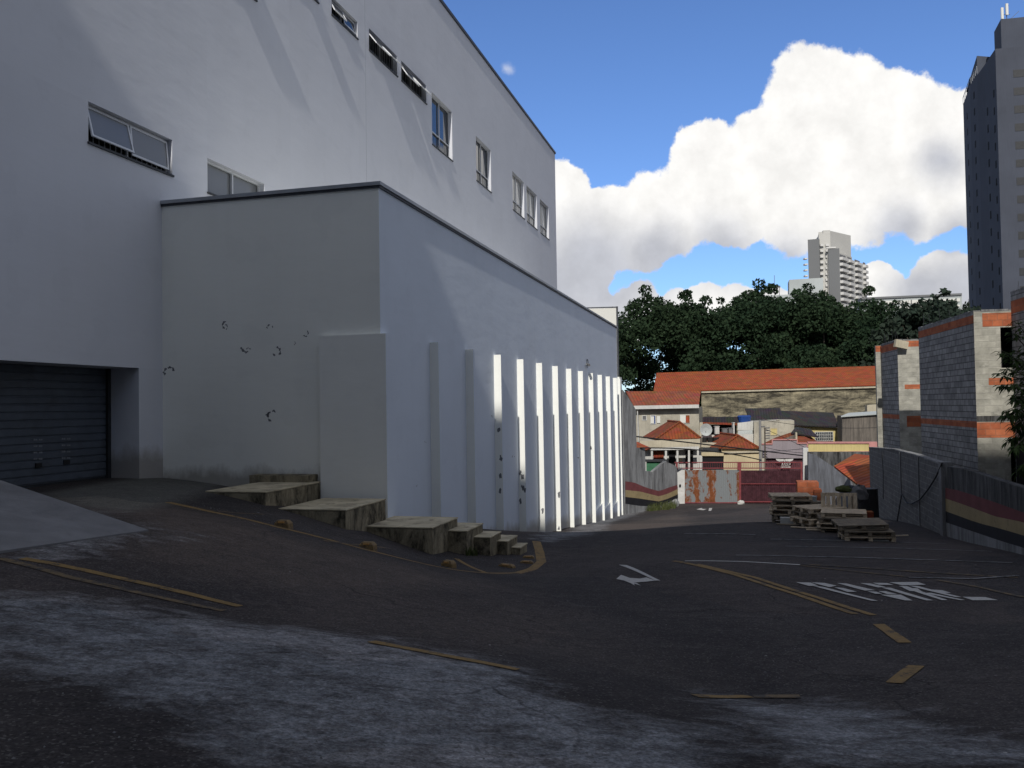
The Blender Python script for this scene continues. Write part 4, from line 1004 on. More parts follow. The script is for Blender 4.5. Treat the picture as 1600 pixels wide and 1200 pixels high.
# ------------------------------------------------------------ houses
def lowY(Y): return -9.5-.006*(Y-66)
def house(label, loc_px, Y, name='house', cat='house'):
    p = at(*loc_px, Y); return empty(name, (p.x, Y, lowY(Y)), label, cat)
def sl(par, nm, pts, Y, depth, mt): return slab(nm, pts, Y, depth, mt, None, None, par)
def roofquad(par, pts, mt, nm='roof', th=.12):
    a = [at(px, py, Y) for px, py, Y in pts]; mb = MB()
    n = (a[1]-a[0]).cross(a[2]-a[0]).normalized()
    if n.z < 0: n = -n
    mb.extr(a, -n*th); return mb.build(nm, mt, par)
def win_rect(par, x0, y0, x1, y1, Y, mt, frame='whitish', nm='window'):
    mb = MB(); d = .06; a = at(x0, y0, Y); b = at(x1, y1, Y); t = .07
    for (X0, X1, Z0, Z1) in ((a.x-t, b.x+t, a.z, a.z+t), (a.x-t, b.x+t, b.z-t, b.z), (a.x-t, a.x, b.z, a.z), (b.x, b.x+t, b.z, a.z)):
        mb.extr([Vector((X0,Y-.06,Z0)), Vector((X1,Y-.06,Z0)), Vector((X1,Y-.06,Z1)), Vector((X0,Y-.06,Z1))], (0,.10,0))
    o = mb.build(nm, frame, par)
    mb = MB(); mb.extr([Vector((a.x,Y-.02,b.z)), Vector((b.x,Y-.02,b.z)), Vector((b.x,Y-.02,a.z)), Vector((a.x,Y-.02,a.z))], (0,.05,0)); mb.build('pane', mt, o); return o
# two-storey house, left, corrugated red roof
h1 = house('two storey beige house with red corrugated roof, small windows and an orange shutter', (1040,700), 96)
sl(h1, 'wall', [(993,640),(1092,636),(1093,700),(1094,760),(994,760)], 96, 9, 'beige')
roofquad(h1, [(990,634.5,95.4),(1092,632.5,95.4),(1095,610.5,101),(978,611.5,101)], 'tile2')
sl(h1, 'gutter', [(990,634),(1092,632),(1092,637.5),(990,639.5)], 95.1, .25, 'whitish')
win_rect(h1, 1004, 650, 1009.5, 656, 96, 'pot')
win_rect(h1, 1017, 649.5, 1024, 662, 96, 'bluetank', 'whitish'); 
sl(h1, 'shutter', [(1017,650.5),(1022,650.5),(1022,661.5),(1017,661.5)], 95.9, .03, 'panelw'); sl(h1, 'shutter', [(1026.5,650),(1031.5,650),(1031.5,661),(1026.5,661)], 95.9, .03, 'panelw')
win_rect(h1, 1063, 649, 1077, 660.5, 96, 'dark')
sl(h1, 'shutter', [(1063,649),(1071.5,649),(1071.5,660.5),(1063,660.5)], 95.9, .03, 'panelw'); sl(h1, 'shutter', [(1072,649),(1077.5,649),(1077.5,660.5),(1072,660.5)], 95.9, .03, 'tile4')
mb = MB(); mb.bar(at(996,642,95.3), at(998,690,95.3), .06, 6); mb.build('downpipe', 'whitish', h1)
# warehouse
wh = house('long old warehouse with an orange red roof above a mouldy stained wall', (1230,640), 112, 'warehouse', 'warehouse')
sl(wh, 'wall', [(1096,611),(1372,603),(1376,760),(1096,760)], 112, 16, 'oldwall')
sl(wh, 'eaves_band', [(1096,609.5),(1372,601.5),(1372,606),(1096,614)], 111.7, .3, 'palecon')
roofquad(wh, [(1021,612,111.6),(1374,601.5,111.6),(1376,571.5,121),(1026,582.5,121)], 'tilered')
# hip house A
def hip(root, eL, eR, ap, Y, dpt, mt, run=2.2):
    """gable facing the camera: eaves left/right px, apex px"""
    l, r, a = at(*eL, Y), at(*eR, Y), at(*ap, Y+1.6)
    lb, rb, ab = l+Vector((0,dpt,0)), r+Vector((0,dpt,0)), a+Vector((0,dpt-1.6,0))
    mb = MB(); mb.add([l, r, a, lb, rb, ab], [(0,1,2), (0,2,5,3), (1,4,5,2), (3,5,4), (0,3,4,1)]); mb.build('roof', mt, root)
    mb = MB(); up_ = Vector((0,-.02,.06))
    mb.bar(l+up_, a+up_, .10, 6); mb.bar(r+up_, a+up_, .10, 6); mb.bar(a+up_, ab+up_, .1, 6); mb.build('ridge_tiles', 'tile3', root)
hA_ = house('small brown roofed house with dark doorways, in front of the two storey beige house', (1045,720), 82)
hip(hA_, (1024,687), (1095,685), (1062,660), 82, 8, 'tile3')
sl(hA_, 'upper_wall', [(1000,689),(1094,686),(1094,700),(1000,702)], 81.6, 6, 'palecon')
sl(hA_, 'porch_beam', [(1016,700),(1092,698),(1092,702),(1016,703.5)], 80.6, .5, 'whitish')
sl(hA_, 'wall', [(1008,702),(1094,700),(1094,745),(1008,745)], 82.6, .3, 'whitish')
for x0 in (1017, 1039, 1057, 1075, 1089): sl(hA_, 'post', [(x0,702),(x0+3,702),(x0+3,745),(x0,745)], 80.7, .3, 'whitish')
for x0, x1 in ((1021,1037),(1045,1055),(1071,1083)): sl(hA_, 'doorway', [(x0,704.5),(x1,704.5),(x1,740),(x0,740)], 82.45, .1, 'tile3' if x0 == 1021 else 'dark')
sl(hA_, 'window', [(1057,716),(1066,716),(1066,721),(1057,721)], 82.4, .1, 'cream')
# hip house B, cream
hB = house('cream house with an orange hipped roof, behind the middle of the gate', (1150,715), 80)
hip(hB, (1124,701.5), (1187,701), (1153,681), 80, 9, 'tile3')
sl(hB, 'wall', [(1128,702),(1186,701),(1186,765),(1128,765)], 80.3, 8, 'cream')
sl(hB, 'parapet', [(1096,707),(1131,707),(1131,712.5),(1096,712.5)], 79.7, .5, 'cream')
sl(hB, 'garage_opening', [(1097.5,712.5),(1130.5,713),(1130.5,745),(1097.5,745)], 79.9, .3, 'dark')
sl(hB, 'side_pillar', [(1094,712),(1097.3,712),(1097.3,745),(1094,745)], 79.7, .5, 'whitish')
sl(hB, 'string_course', [(1131,706),(1186,704.5),(1186,707),(1131,708.5)], 80.1, .2, 'palecon')
sl(hB, 'railing', [(1098,699),(1127,700),(1127,706.5),(1098,706)], 80.4, .2, 'darkmetal')
sl(hB, 'terrace', [(1095,693),(1124,692),(1124,699),(1095,699)], 84, 4, 'palecon')
# rooftop terrace with clutter
ht = house('cluttered roof terrace with dark roofing and white parapet between the beige houses', (1130,680), 92, 'terrace_house', 'house')
sl(ht, 'roof_edge', [(1098,652),(1152,652),(1153,661),(1098,661)], 91, 4, 'tiledark')
sl(ht, 'opening', [(1098,664),(1151,663),(1151,679),(1098,680)], 93, .3, 'dark')
sl(ht, 'fascia', [(1097,659.5),(1152,661),(1152,664.5),(1097,662)], 90.9, .2, 'tile3')
sl(ht, 'parapet', [(1096,680),(1178,678),(1178,700),(1096,700)], 89, .4, 'whitish')
sl(ht, 'pillar', [(1093,660),(1098,660),(1098,700),(1093,700)], 90.5, .4, 'palecon')
sl(ht, 'stair_block', [(1152.5,661),(1177,658),(1177,672),(1152.5,672)], 90.6, 3, 'whitish')
sl(ht, 'low_wall', [(1153,673),(1176,672),(1176,679),(1153,679)], 89.6, .4, 'farconc')
p = at(1163, 655, 91.5); mb = MB(); mb.bar((p.x,91.5,at(1163,660,91.5).z), (p.x,91.5,at(1163,651,91.5).z), .62, 12, .72); mb.bar((p.x,91.5,at(1163,651,91.5).z+.002), (p.x,91.5,at(1163,649,91.5).z), .74, 12, .6)
tag(mb.build('water_tank', 'bluetank', None, (p.x,91.5,at(1163,660,91.5).z)), 'blue plastic water tank on the white roof block below the old warehouse wall', 'water tank')
p = at(1103, 674, 88); root = empty('satellite_dish', (p.x, 88, at(1103,681,88).z), 'pale satellite dish on the roof terrace, left end of its parapet', 'satellite dish')
mb = MB(); n = 16; vs = [p+Vector((0,.12,0))]; fs = []
for j in (1, 2):
    for i in range(n):
        th = 6.283*i/n; r_ = .32*j; vs.append(p+Vector((r_*math.cos(th), .12-.05*j*j, r_*math.sin(th)+.25*r_)))
for i in range(n): fs += [(0, 1+i, 1+(i+1) % n), (1+i, 1+n+i, 1+n+(i+1) % n, 1+(i+1) % n)]
mb.add(vs, fs); o = mb.build('dish', 'farconc', root); sm = o.modifiers.new('s', 'SOLIDIFY'); sm.thickness = .03
MB().bar(p+Vector((0,.1,0)), (p.x, 88.1, at(1103,681,88).z), .05).build('mast', 'pot', root)
for i, (px, py, w_, hgt, mt, lb) in enumerate([(1120,678,.42,.75,'boxw','white appliance on the roof terrace parapet right of the satellite dish'),(1132,679,.5,.6,'pot','grey cabinet on the roof terrace, centre of the clutter'),(1141,679,.4,.65,'pot','grey cabinet on the roof terrace next to the white steps'),(1146,679,.15,1.2,'boxw','thin white post on the roof terrace beside the stair block')]):
    q = at(px, py, 88.6); mb = MB(); mb.box((q.x, 88.6, q.z+hgt/2), (w_/2,0,0), (0,.25,0), (0,0,hgt/2)); mb.box((q.x, 88.6, q.z+hgt+.03), (w_/2+.04,0,0), (0,.29,0), (0,0,.03)); tag(mb.build('cabinet' if i < 3 else 'post', mt, None, (q.x,88.6,q.z)), lb, 'cabinet' if i < 3 else 'post')
for i, (px, lb) in enumerate([(1100,'black round pot on the ledge below the satellite dish, left one'),(1110,'black round pot on the ledge below the satellite dish, right one'),(1119,'dark drum on the ledge below the white appliance')]):
    q = at(px, 692, 86.2); mb = MB(); mb.bar(q, q+Vector((0,0,.55)), .28, 10, .34); tag(mb.build('plant_pot', 'rubber', None, q), lb, 'pot', 'dark pots on the terrace ledge')
# beige block
hb = house('plain beige flat roofed block with one small yellow window, behind the utility pole', (1210,690), 88)
sl(hb, 'wall', [(1178,659),(1216,657),(1241,657),(1241,760),(1178,760)], 88, 6, 'beige')
sl(hb, 'vent_stub', [(1213,655.5),(1218,655.5),(1218,658),(1213,658)], 88, .5, 'beige')
win_rect(hb, 1204.5, 670, 1213.5, 679, 88, 'yellow', 'cream')
# dark roofed sheds
sh = house('dark fibre roofed shed with a yellow wall and barred window under the warehouse wall', (1270,680), 98)
roofquad(sh, [(1172,658,96),(1224,657,96),(1219,637.5,102),(1164,638,102)], 'tiledark'); roofquad(sh, [(1222,664,95),(1311,666,95),(1302,644.5,101),(1219,641.5,101)], 'tiledark')
sl(sh, 'wall', [(1241,666.5),(1308,668),(1308,760),(1241,760)], 95.6, 5, 'yellow')
w_ = win_rect(sh, 1274, 675.5, 1301, 688, 95.5, 'glass')
mb = MB()
for i in range(1, 9): mb.bar(at(1274+3*i, 675.5, 95.3), at(1274+3*i, 688, 95.3), .03, 4)
for y in (679.5, 684): mb.bar(at(1274, y, 95.3), at(1301, y, 95.3), .03, 4)
mb.build('bars', 'whitish', w_)
s2 = house('weathered grey board shed with a tin roof under the right end of the warehouse', (1342,670), 90, 'shed', 'shed')
sl(s2, 'wall', [(1316,650),(1372,646),(1374,760),(1316,760)], 90, 5, 'shed'); roofquad(s2, [(1314,650,89.7),(1374,646,89.7),(1374,642,95),(1326,645,95)], 'farconc')
for (x0, y0, x1, y1, lb) in [(1355,633,1364,643,'small pale roof hut on the right end of the warehouse wall'),]:
    slab('roof_hut', [(x0,y0),(x1+6,y0-1),(x1+6,y1),(x0,y1)], 100, 2, 'palecon', lb, 'hut')
# lilac house
hl = house('lilac house with a stepped pink edged parapet, behind the maroon gate half', (1225,710), 76)
sl(hl, 'facade', [(1191,694),(1207,694),(1207,687.5),(1245,687.5),(1245,693),(1262,693),(1262,716),(1191,716)], 76, .4, 'lilac')
for pts in ([(1190,692.8),(1207,692.8),(1207,694.6),(1190,694.6)], [(1206,686),(1246,686),(1246,687.8),(1206,687.8)], [(1245,691.6),(1263,691.6),(1263,693.4),(1245,693.4)], [(1206,687.8),(1207.5,687.8),(1207.5,692.8),(1206,692.8)], [(1245,687.8),(1246.5,687.8),(1246.5,691.6),(1245,691.6)], [(1260.5,693.4),(1263,693.4),(1263,716),(1260.5,716)]): sl(hl, 'trim', pts, 75.9, .1, 'pink')
sl(hl, 'entrance', [(1196,716),(1255,716),(1255,760),(1196,760)], 76.3, .3, 'maroon')
roofquad(hl, [(1190,694,76.6),(1225,694,76.6),(1247,672,82),(1213,683,82)], 'tile3'); roofquad(hl, [(1237,694,76.7),(1282,694,76.7),(1268,683,82),(1243,672,82)], 'tile3')
sl(hl, 'gable', [(1213,690),(1243,679),(1243,690)], 78, .3, 'shed'); sl(hl, 'finial', [(1243,675),(1245.5,676),(1246,688),(1243,688)], 77.8, .3, 'palecon')
roofquad(hl, [(1236,676,80),(1278,682,80),(1266,670,84),(1243,667,84)], 'tiledark')
# winged emblem and lettering on its entrance
mb = MB(); Z = 75.7
for sgn in (-1, 1):
    mb.extr([at(1226+sgn*1.0, 717.5, Z), at(1226+sgn*14, 716.8, Z), at(1226+sgn*12, 719.8, Z), at(1226+sgn*8.5, 721.2, Z), at(1226+sgn*1.5, 720.5, Z)], (0,.04,0))
mb.extr([at(1225,718,Z-.02), at(1227,718,Z-.02), at(1226.8,721.5,Z-.02), at(1225.2,721.5,Z-.02)], (0,.04,0))
mb.build('winged_emblem', 'whitish', hl)
cu = bpy.data.curves.new('lettering', 'FONT'); cu.body = 'ASSP'; cu.size = .42; cu.extrude = .01; cu.align_x = 'CENTER'
co = bpy.data.objects.new('tmp', cu); col.objects.link(co); dg = bpy.context.evaluated_depsgraph_get(); tm = bpy.data.meshes.new_from_object(co.evaluated_get(dg)); bpy.data.objects.remove(co)
lo = bpy.data.objects.new('lettering', tm); tm.materials.append(M['whitish']); col.objects.link(lo); lo.parent = hl
p = at(1228, 728.5, 75.7); lo.location = Vector(p)-ORG[hl.name]; lo.rotation_euler = (R(90), 0, 0)
sl(hl, 'sign_bar', [(1220,729),(1235,729),(1235,730.5),(1220,730.5)], 75.8, .05, 'whitish')
# yellow band building
yb = house('long low building with a yellow band edged in pink right of the gate', (1310,698), 70)
sl(yb, 'band', [(1263,693),(1358,693),(1358,705),(1263,706)], 70, .5, 'yellow'); sl(yb, 'trim', [(1262,690.5),(1371,690.5),(1371,693),(1262,693)], 69.9, .7, 'pink'); sl(yb, 'lower_trim', [(1263,706),(1358,705),(1358,707.5),(1263,708.5)], 69.9, .7, 'pink')
sl(yb, 'wall', [(1264,708),(1372,708),(1372,760),(1264,760)], 70.6, 2, 'concdark'); sl(yb, 'end_wall', [(1358,693),(1371,693),(1371,720),(1358,720)], 69.9, .5, 'pink')
# orange roof near the block wall
og = house('steep bright orange tiled roof wedge between the grey wall and the block wall', (1340,740), 50, 'outbuilding', 'roofed shed')
roofquad(og, [(1303,728,50),(1360,772,44),(1362,712,50),(1336,709,54)], 'tile4'); roofquad(og, [(1338,752,47),(1344,768,45),(1352,770,45),(1356,756,47)], 'tile4')
sl(og, 'wall', [(1336,765),(1372,770),(1372,830),(1336,830)], 49, 3, 'dark')
# small roof & green netting at far left
gl = house('small orange roof corner and green netting just behind the stepped grey wall', (1005,700), 76, 'lean_to', 'lean-to')
roofquad(gl, [(992,697,74),(1008,703,74),(1018,700,77),(995,690,78)], 'tile4'); sl(gl, 'netting', [(1010,719),(1041,719),(1041,745),(1010,745)], 73, .4, 'green'); sl(gl, 'beam', [(1008,718),(1042,718),(1042,721.5),(1008,721.5)], 72.8, .3, 'darkmetal')
# utility poles and cables
def pole(px, y0, y1, Y, r_, label, mt, arms):
    a, b = at(px, y1, Y), at(px, y0, Y); root = empty('utility_pole', (a.x, Y, lowY(Y)+1), label, 'utility pole')
    MB().bar((a.x, Y, lowY(Y)+1), b, r_*1.2, 8, r_).build('shaft', mt, root)
    mb = MB()
    for y in arms: q = at(px, y, Y); mb.bar(q-Vector((.02,0,0)), q+Vector((.42,0,.02)), .05, 5)
    mb.build('insulator', 'pot', root); return root
pole(1187.5, 656, 735, 72, .10, 'tall grey utility pole behind the gate in front of the beige block', 'polec', (657, 667))
pole(1195, 668, 735, 73, .06, 'shorter rusty pole with stacked insulators, right beside the tall grey pole', 'bark', (669, 673, 677, 681, 685))
def span(p0, p1, sag, r_, label, mt='wire'):
    a, b = at(*p0), at(*p1); mb = MB(); pr = None
    for i in range(17):
        t = i/16; q = a.lerp(b, t)-Vector((0, 0, sag*4*t*(1-t)))
        if pr is not None: mb.bar(pr, q, r_, 5)
        pr = q
    tag(mb.build('power_cable', mt, None, a), label, 'cable', 'overhead cables crossing behind the gate')
span((994,682,60.5), (1264,713,71), .0, .05, 'thick dark overhead cable, the upper of two crossing in front of the houses')
span((1000,700,60.5), (1190,719,72), -.3, .045, 'thick dark overhead cable, the lower of two, ending at the grey pole')
span((1187,655,72), (1372,668,75), .3, .02, 'thin cable from the grey pole top across the dark shed roofs')
span((1195,670,73), (1264,702,71), .0, .02, 'thin cable sloping from the rusty pole to the lilac house')
span((1195,699,73), (1264,708,71), .1, .02, 'thin cable low across the lilac parapet')
# ------------------------------------------------------------ grass tufts
def grass(pts, n, hgt, label):
    mb = MB(); c = hitg(*pts[0])
    for _ in range(n):
        a = random.choice(pts); p = hitg(a[0]+random.uniform(-6, 6), a[1]+random.uniform(-1.2, 1.0)); h_ = hgt*random.uniform(.4, 1.2); th = random.uniform(0, 6.28)
        d = Vector((math.cos(th), math.sin(th), 0)); w_ = .025; l = Vector((random.uniform(-.5,.5), random.uniform(-.5,.5), 0))*h_
        mb.add([p-d*w_, p+d*w_, p+l*.4+Vector((0,0,h_*.6))+d*w_*.6, p+l+Vector((0,0,h_)), p+l*.4+Vector((0,0,h_*.6))-d*w_*.6], [(0,1,2,3,4)])
    tag(mb.build('grass', 'grass', None, c), label, None, None, 'stuff')
grass([(984,800),(995,799),(1005,798),(1015,798),(1026,797),(1040,796),(1050,794)], 700, .55, 'green weeds along the foot of the wavy striped wall')
grass([(933,812),(936,812)], 60, .35, 'weeds at the foot of the white fins')
grass([(600,805),(604,806)], 25, .2, 'weeds on the step edge'); grass([(735,868),(740,868)], 25, .2, 'weeds at the step foot')
mb = MB()
for _ in range(420):
    if random.random() < .5:
        t = random.random(); px = 300+t*560; py = np.interp(px, [300, 430, 560, 690, 860], [790, 815, 848, 876, 872])+random.gauss(0, 7)
    else: px, py = random.uniform(0, 1600), 860+random.random()**.7*335
    p = hitg(px, float(py)); r_ = random.uniform(.005, .012)*(1+random.random()**6); th = random.uniform(0, 6.28); c_, s_ = math.cos(th), math.sin(th)
    mb.add([p+Vector((c_*r_, s_*r_, 0)), p+Vector((-s_*r_*.7, c_*r_*.7, 0)), p+Vector((-c_*r_, -s_*r_, 0)), p+Vector((s_*r_*.8, -c_*r_*.8, 0)), p+Vector((0, 0, r_*.8))], [(0,1,4),(1,2,4),(2,3,4),(3,0,4)])
tag(mb.build('gravel', 'pot', None, (0, 0, 0)), 'loose pebbles and grit scattered over the asphalt', None, None, 'stuff')
# ------------------------------------------------------------ trees
def leaf_cloud(centres, n, ls, asp=1.6):
    """many small folded leaves spread through clumps: centres = (pos, radius)"""
    ce = np.array([c[0] for c in centres]); rr = np.array([c[1] for c in centres]); w = rr**2; w = w/w.sum()
    k = rng.choice(len(ce), n, p=w); d = rng.normal(size=(n, 3)); d /= np.linalg.norm(d, axis=1)[:, None]
    r_ = rr[k]*(.45+.6*rng.random(n)**.6); pos = ce[k]+d*r_[:, None]*np.array([1, 1, .8])
    a = rng.normal(size=(n, 3)); a /= np.linalg.norm(a, axis=1)[:, None]; b = rng.normal(size=(n, 3)); b -= (b*a).sum(1)[:, None]*a; b /= np.linalg.norm(b, axis=1)[:, None]
    s_ = ls*(.6+.8*rng.random(n))[:, None]
    v = np.stack([pos-a*s_*asp/2, pos+b*s_*.5, pos+a*s_*asp/2, pos-b*s_*.5], 1).reshape(-1, 3)
    f = np.arange(4*n).reshape(n, 4); return v, f
def tree_proto(name, seed, hgt, rad, n, ls, mt, label, trunk_r=.35, base=.25, nclump=40, loose=1.0):
    global rng; rng = np.random.default_rng(seed); random.seed(seed)
    root = empty(name, (0, 0, 0), label, 'tree')
    cl = []
    mbt = MB(); fork = hgt*base*.8
    mbt.bar((0,0,0), (0,0,fork), trunk_r, 9, trunk_r*.75)
    for i in range(nclump):
        th = random.uniform(0, 6.283); u = random.random()**.5; zz = base+(1-base)*random.random(); prof = math.sin(math.pi*min(1, max(0.02, (zz-base)/(1-base)*.75+.22)))**.6
        R_ = rad*prof*u; c = Vector((R_*math.cos(th), R_*math.sin(th), hgt*zz*.93)); r_ = rad*random.uniform(.14, .30)*loose
        cl.append((tuple(c), r_))
    for i in range(9):
        c = Vector(cl[i*(nclump//9)][0]); m_ = Vector((c.x*.4, c.y*.4, fork+(c.z-fork)*.5)); mbt.bar((0,0,fork*.9), m_, trunk_r*.4, 6, trunk_r*.22); mbt.bar(m_, c, trunk_r*.22, 5, trunk_r*.06)
    mbt.build('trunk', 'bark', root)
    for i in range(nclump):                                      # ragged outer sprigs
        c, r_ = cl[i]; c = Vector(c); d = Vector((c.x, c.y, max(0, c.z-hgt*.5)))
        if d.length > .1: cl.append((tuple(c+d.normalized()*r_*random.uniform(.8, 1.3)), r_*.33))
    v, f = leaf_cloud(cl, n, ls)
    me = bpy.data.meshes.new('crown'); me.from_pydata(v.tolist(), [], f.tolist()); me.materials.append(M[mt]); me.update()
    o = bpy.data.objects.new('crown', me); col.objects.link(o); o.parent = root; return root
T = [tree_proto('leafy_tree', 11, 22, 9.0, 32000, .28, 'leafdark', 'x', .5, .22, 60), tree_proto('leafy_tree', 12, 22, 8.5, 32000, .28, 'leafdark', 'x', .5, .2, 50), tree_proto('leafy_tree', 13, 21, 9.5, 32000, .28, 'leafdark', 'x', .5, .22, 44)]
T2 = tree_proto('sparse_tree', 21, 20, 7.5, 6500, .36, 'leafgrey', 'x', .35, .25, 46, .7)
row_ = [(1012,470,140,0,'ragged dark tree at the left end of the row, beside the white annex'),(1058,478,146,1,'dark tree second from the left, above the corner of the long red roof'),
        (1108,462,142,2,'dark tree in the row with a pointed top, third from the left end'),(1155,459,148,0,'dark tree in the row, fourth from the left end, left of the thin mast'),
        (1200,470,142,1,'dark tree fifth from the left, in front of the low pale block'),(1240,452,147,2,'tallest dark tree in the row, in front of the foot of the pale balcony tower'),
        (1285,460,141,0,'dark tree in the row, just right of the tallest one, under the pale balcony tower'),(1325,470,146,1,'dark tree in the row under the right side of the balcony tower'),
        (1362,474,141,2,'dark tree in the row, last full one before the block houses'),(1398,490,150,0,'dark tree behind the top of the narrow block house')]
ti = [0, 0, 0]
for px, py, Y, k, lb in row_:
    p = at(px, py, Y); gz_ = lowY(Y)-1; sz = (p.z-gz_)/22.0
    if ti[k] == 0: ti[k] = 1; o = T[k]; o.location = (p.x, Y, gz_); o.scale = (sz, sz, sz); o['label'] = lb; o['group'] = 'dark trees in a row behind the red roofs'
    else: o = dup(T[k], (p.x, Y, gz_), None, lb, (sz, sz, sz))
    o['group'] = 'dark trees in a row behind the red roofs'; o.rotation_euler = (0, 0, random.uniform(0, 6.28))
p = at(1462, 461, 125); gz_ = lowY(125)-1; sz = (p.z-gz_)/20; T2.location = (p.x, 125, gz_); T2.scale = (sz, sz, sz); T2['label'] = 'sparse grey green tree with bare twigs left of the dark tower'
p = at(1420, 480, 132); dup(T2, (p.x, 132, gz_), (0, 0, 2.0), 'sparser low tree left of the tree by the dark tower, above the block houses', (sz*.9, sz*.9, (p.z-gz_)/20))
p = at(1505, 474, 128); dup(T2, (p.x, 128, gz_), (0, 0, 4.0), 'sparse small tree at the very foot of the dark tower', (sz*.7, sz*.7, (p.z-gz_)/20))
# mango tree at the right edge
random.seed(5); rng = np.random.default_rng(5)
c = at(1668, 625, 19.6); mt_ = empty('mango_tree', (c.x, c.y, H(c.x, c.y)), 'long leaved dark green tree leaning in at the right edge over the striped wall', 'tree')
mb = MB(); mb.bar((c.x, c.y, H(c.x, c.y)-.1), (c.x, c.y, c.z-1.2), .14, 8, .10)
tips = []
for i in range(130):
    u = random.uniform(-1, 1); th = random.uniform(0, 6.283); q = math.sqrt(1-u*u); rr_ = random.uniform(.55, 1.0)
    e = c+Vector((1.52*q*math.cos(th)*rr_, 1.4*q*math.sin(th)*rr_, 1.95*u*rr_)); tips.append(e)
    if e.x < c.x-1.1 and e.z > c.z+.8: e.x += .3
for px, py in [(1566,548),(1572,575),(1560,583),(1582,520),(1575,640),(1568,650),(1585,700),(1594,735),(1590,505),(1580,600),(1592,560),(1588,625),(1595,680),(1578,555)]: tips.append(at(px, py, 19.2+random.uniform(-.6,.6)))
for e in tips:
    m_ = c.lerp(e, .5)+Vector((0, 0, .1)); mb.bar((c.x, c.y, min(c.z-.2, e.z-.1)), m_, .035, 5, .02); mb.bar(m_, e, .02, 4, .008)
mb.build('trunk', 'bark', mt_)
vs, fs = [], []
for e in tips:
    d0 = (e-c).normalized()
    for k in range(24):
        th = k*2.4; st_ = e-d0*random.uniform(-.02, .25); L = random.uniform(.20, .34); w_ = L*.12
        dr = Vector((math.cos(th)*.8, math.sin(th)*.8, random.uniform(-.5, .25)))+d0*.5; dr.normalize()
        side = dr.cross(Vector((0,0,1))); side = side.normalized() if side.length > .01 else Vector((1,0,0))
        p0 = st_; p1 = st_+dr*L*.5+Vector((0,0,-.03)); p2 = st_+dr*L*.85+Vector((0,0,-.40*L)); p3 = p1+Vector((0,0,-.012))
        n0 = len(vs); vs += [p0, p1-side*w_, p3, p1+side*w_, p2]; fs += [(n0,n0+1,n0+2), (n0,n0+2,n0+3), (n0+1,n0+4,n0+2), (n0+2,n0+4,n0+3)]
mb = MB(); mb.add(vs, fs); mb.build('crown', 'leafmango', mt_)
# ------------------------------------------------------------ towers
def plan_prism(mb, plan, pytop, z0, ref=0, zt=None):
    zt = at(plan[ref][0], pytop, plan[ref][1]).z if zt is None else zt
    pts = [(at(px, (pytop+475)/2, Y).x, Y) for px, Y in plan]; mb.prism(pts, z0, zt); return zt
dt = empty('apartment_tower', (at(1570,470,152).x, 152, -12), 'very tall dark grey apartment tower with antennas, cut off by the right edge', 'tower')
def XY(px, Y, py=300): return (at(px, py, Y).x, Y)
q0, q1, q2, q3, q4, q5, q6 = XY(1509,168), XY(1520,158), XY(1532,152), XY(1544,147.5), XY(1550,145), XY(1562,140.5), XY(1700,138)
zA = at(1520, 134, 158).z; zB = at(1556, 82, 142).z
mb = MB(); mb.prism([q0, q1, q2, (q3[0]+6, 152), (q0[0]+8, 175)], -12, zA); mb.build('left_wing', 'shadetower', dt)
mb = MB(); mb.prism([q2, q3, q4, q5, q6, (q6[0], 165), (q2[0]+9, 165)], -12, zB); mb.build('main_block', 'shadetower', dt)
zC = at(1572, 30, 145).z
mb = MB(); mb.prism([XY(1561,150), XY(1572,145), (q6[0], 143), (q6[0], 160), (XY(1561,150)[0]+6, 160)], zB, zC); mb.build('penthouse', 'shadetower', dt)
mb = MB()                                                      # terrace glass rail and lean-to roof on the left wing
for (a, b) in ((q0, q1), (q1, q2)):
    for t in np.linspace(0, 1, 6):
        x, y = a[0]+(b[0]-a[0])*t, a[1]+(b[1]-a[1])*t; mb.bar((x, y, zA), (x, y, zA+1.3), .05, 4)
    mb.bar((a[0], a[1], zA+1.3), (b[0], b[1], zA+1.3), .06, 4)
mb.build('terrace_rail', 'capl', dt)
mb = MB(); ya = 155
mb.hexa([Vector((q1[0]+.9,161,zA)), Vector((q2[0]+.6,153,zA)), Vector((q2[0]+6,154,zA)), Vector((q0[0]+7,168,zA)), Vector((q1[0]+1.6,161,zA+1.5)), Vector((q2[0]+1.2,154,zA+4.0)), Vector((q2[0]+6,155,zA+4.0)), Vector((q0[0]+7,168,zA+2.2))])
mb.build('terrace_roof', 'shadetower', dt)
def tower_windows(a, b, ts, wd, hh, z_top, n, dz, mt='dark', sill=True):
    A_, B_ = Vector((*a, 0)), Vector((*b, 0)); d = (B_-A_).normalized(); nn = Vector((d.y, -d.x, 0))
    for t in ts:
        for i in range(n):
            z = z_top-i*dz; c_ = A_.lerp(B_, t)+Vector((0, 0, z))
            mb = MB(); mb.box(c_+nn*.015, d*(wd/2), nn*.03, (0, 0, hh/2)); o = mb.build('window', mt, dt)
dzf = 2.98; nf = 22
tower_windows(q0, q1, (.55,), .75, 1.15, zA-4.2, 21, dzf); tower_windows(q1, q2, (.55,), .8, 1.2, zA-3.0, 21, dzf)
tower_windows(q3, q4, (.5,), .7, 1.3, zB-8.5, 22, dzf); tower_windows(q4, q5, (.65,), .6, 1.2, zB-6.9, 22, dzf)
tower_windows(q5, q6, (.27,), 1.9, 1.25, zB-4.4, 22, dzf, 'darkmetal')
an = empty('antenna', (at(1573,30,149).x, 149, zC), 'white panel antennas on a mast on top of the dark tower', 'antenna')
x0 = an.location.x
MB().bar((x0,149,zC), (x0,149,zC+4.4), .07, 5).build('mast', 'pot', an)
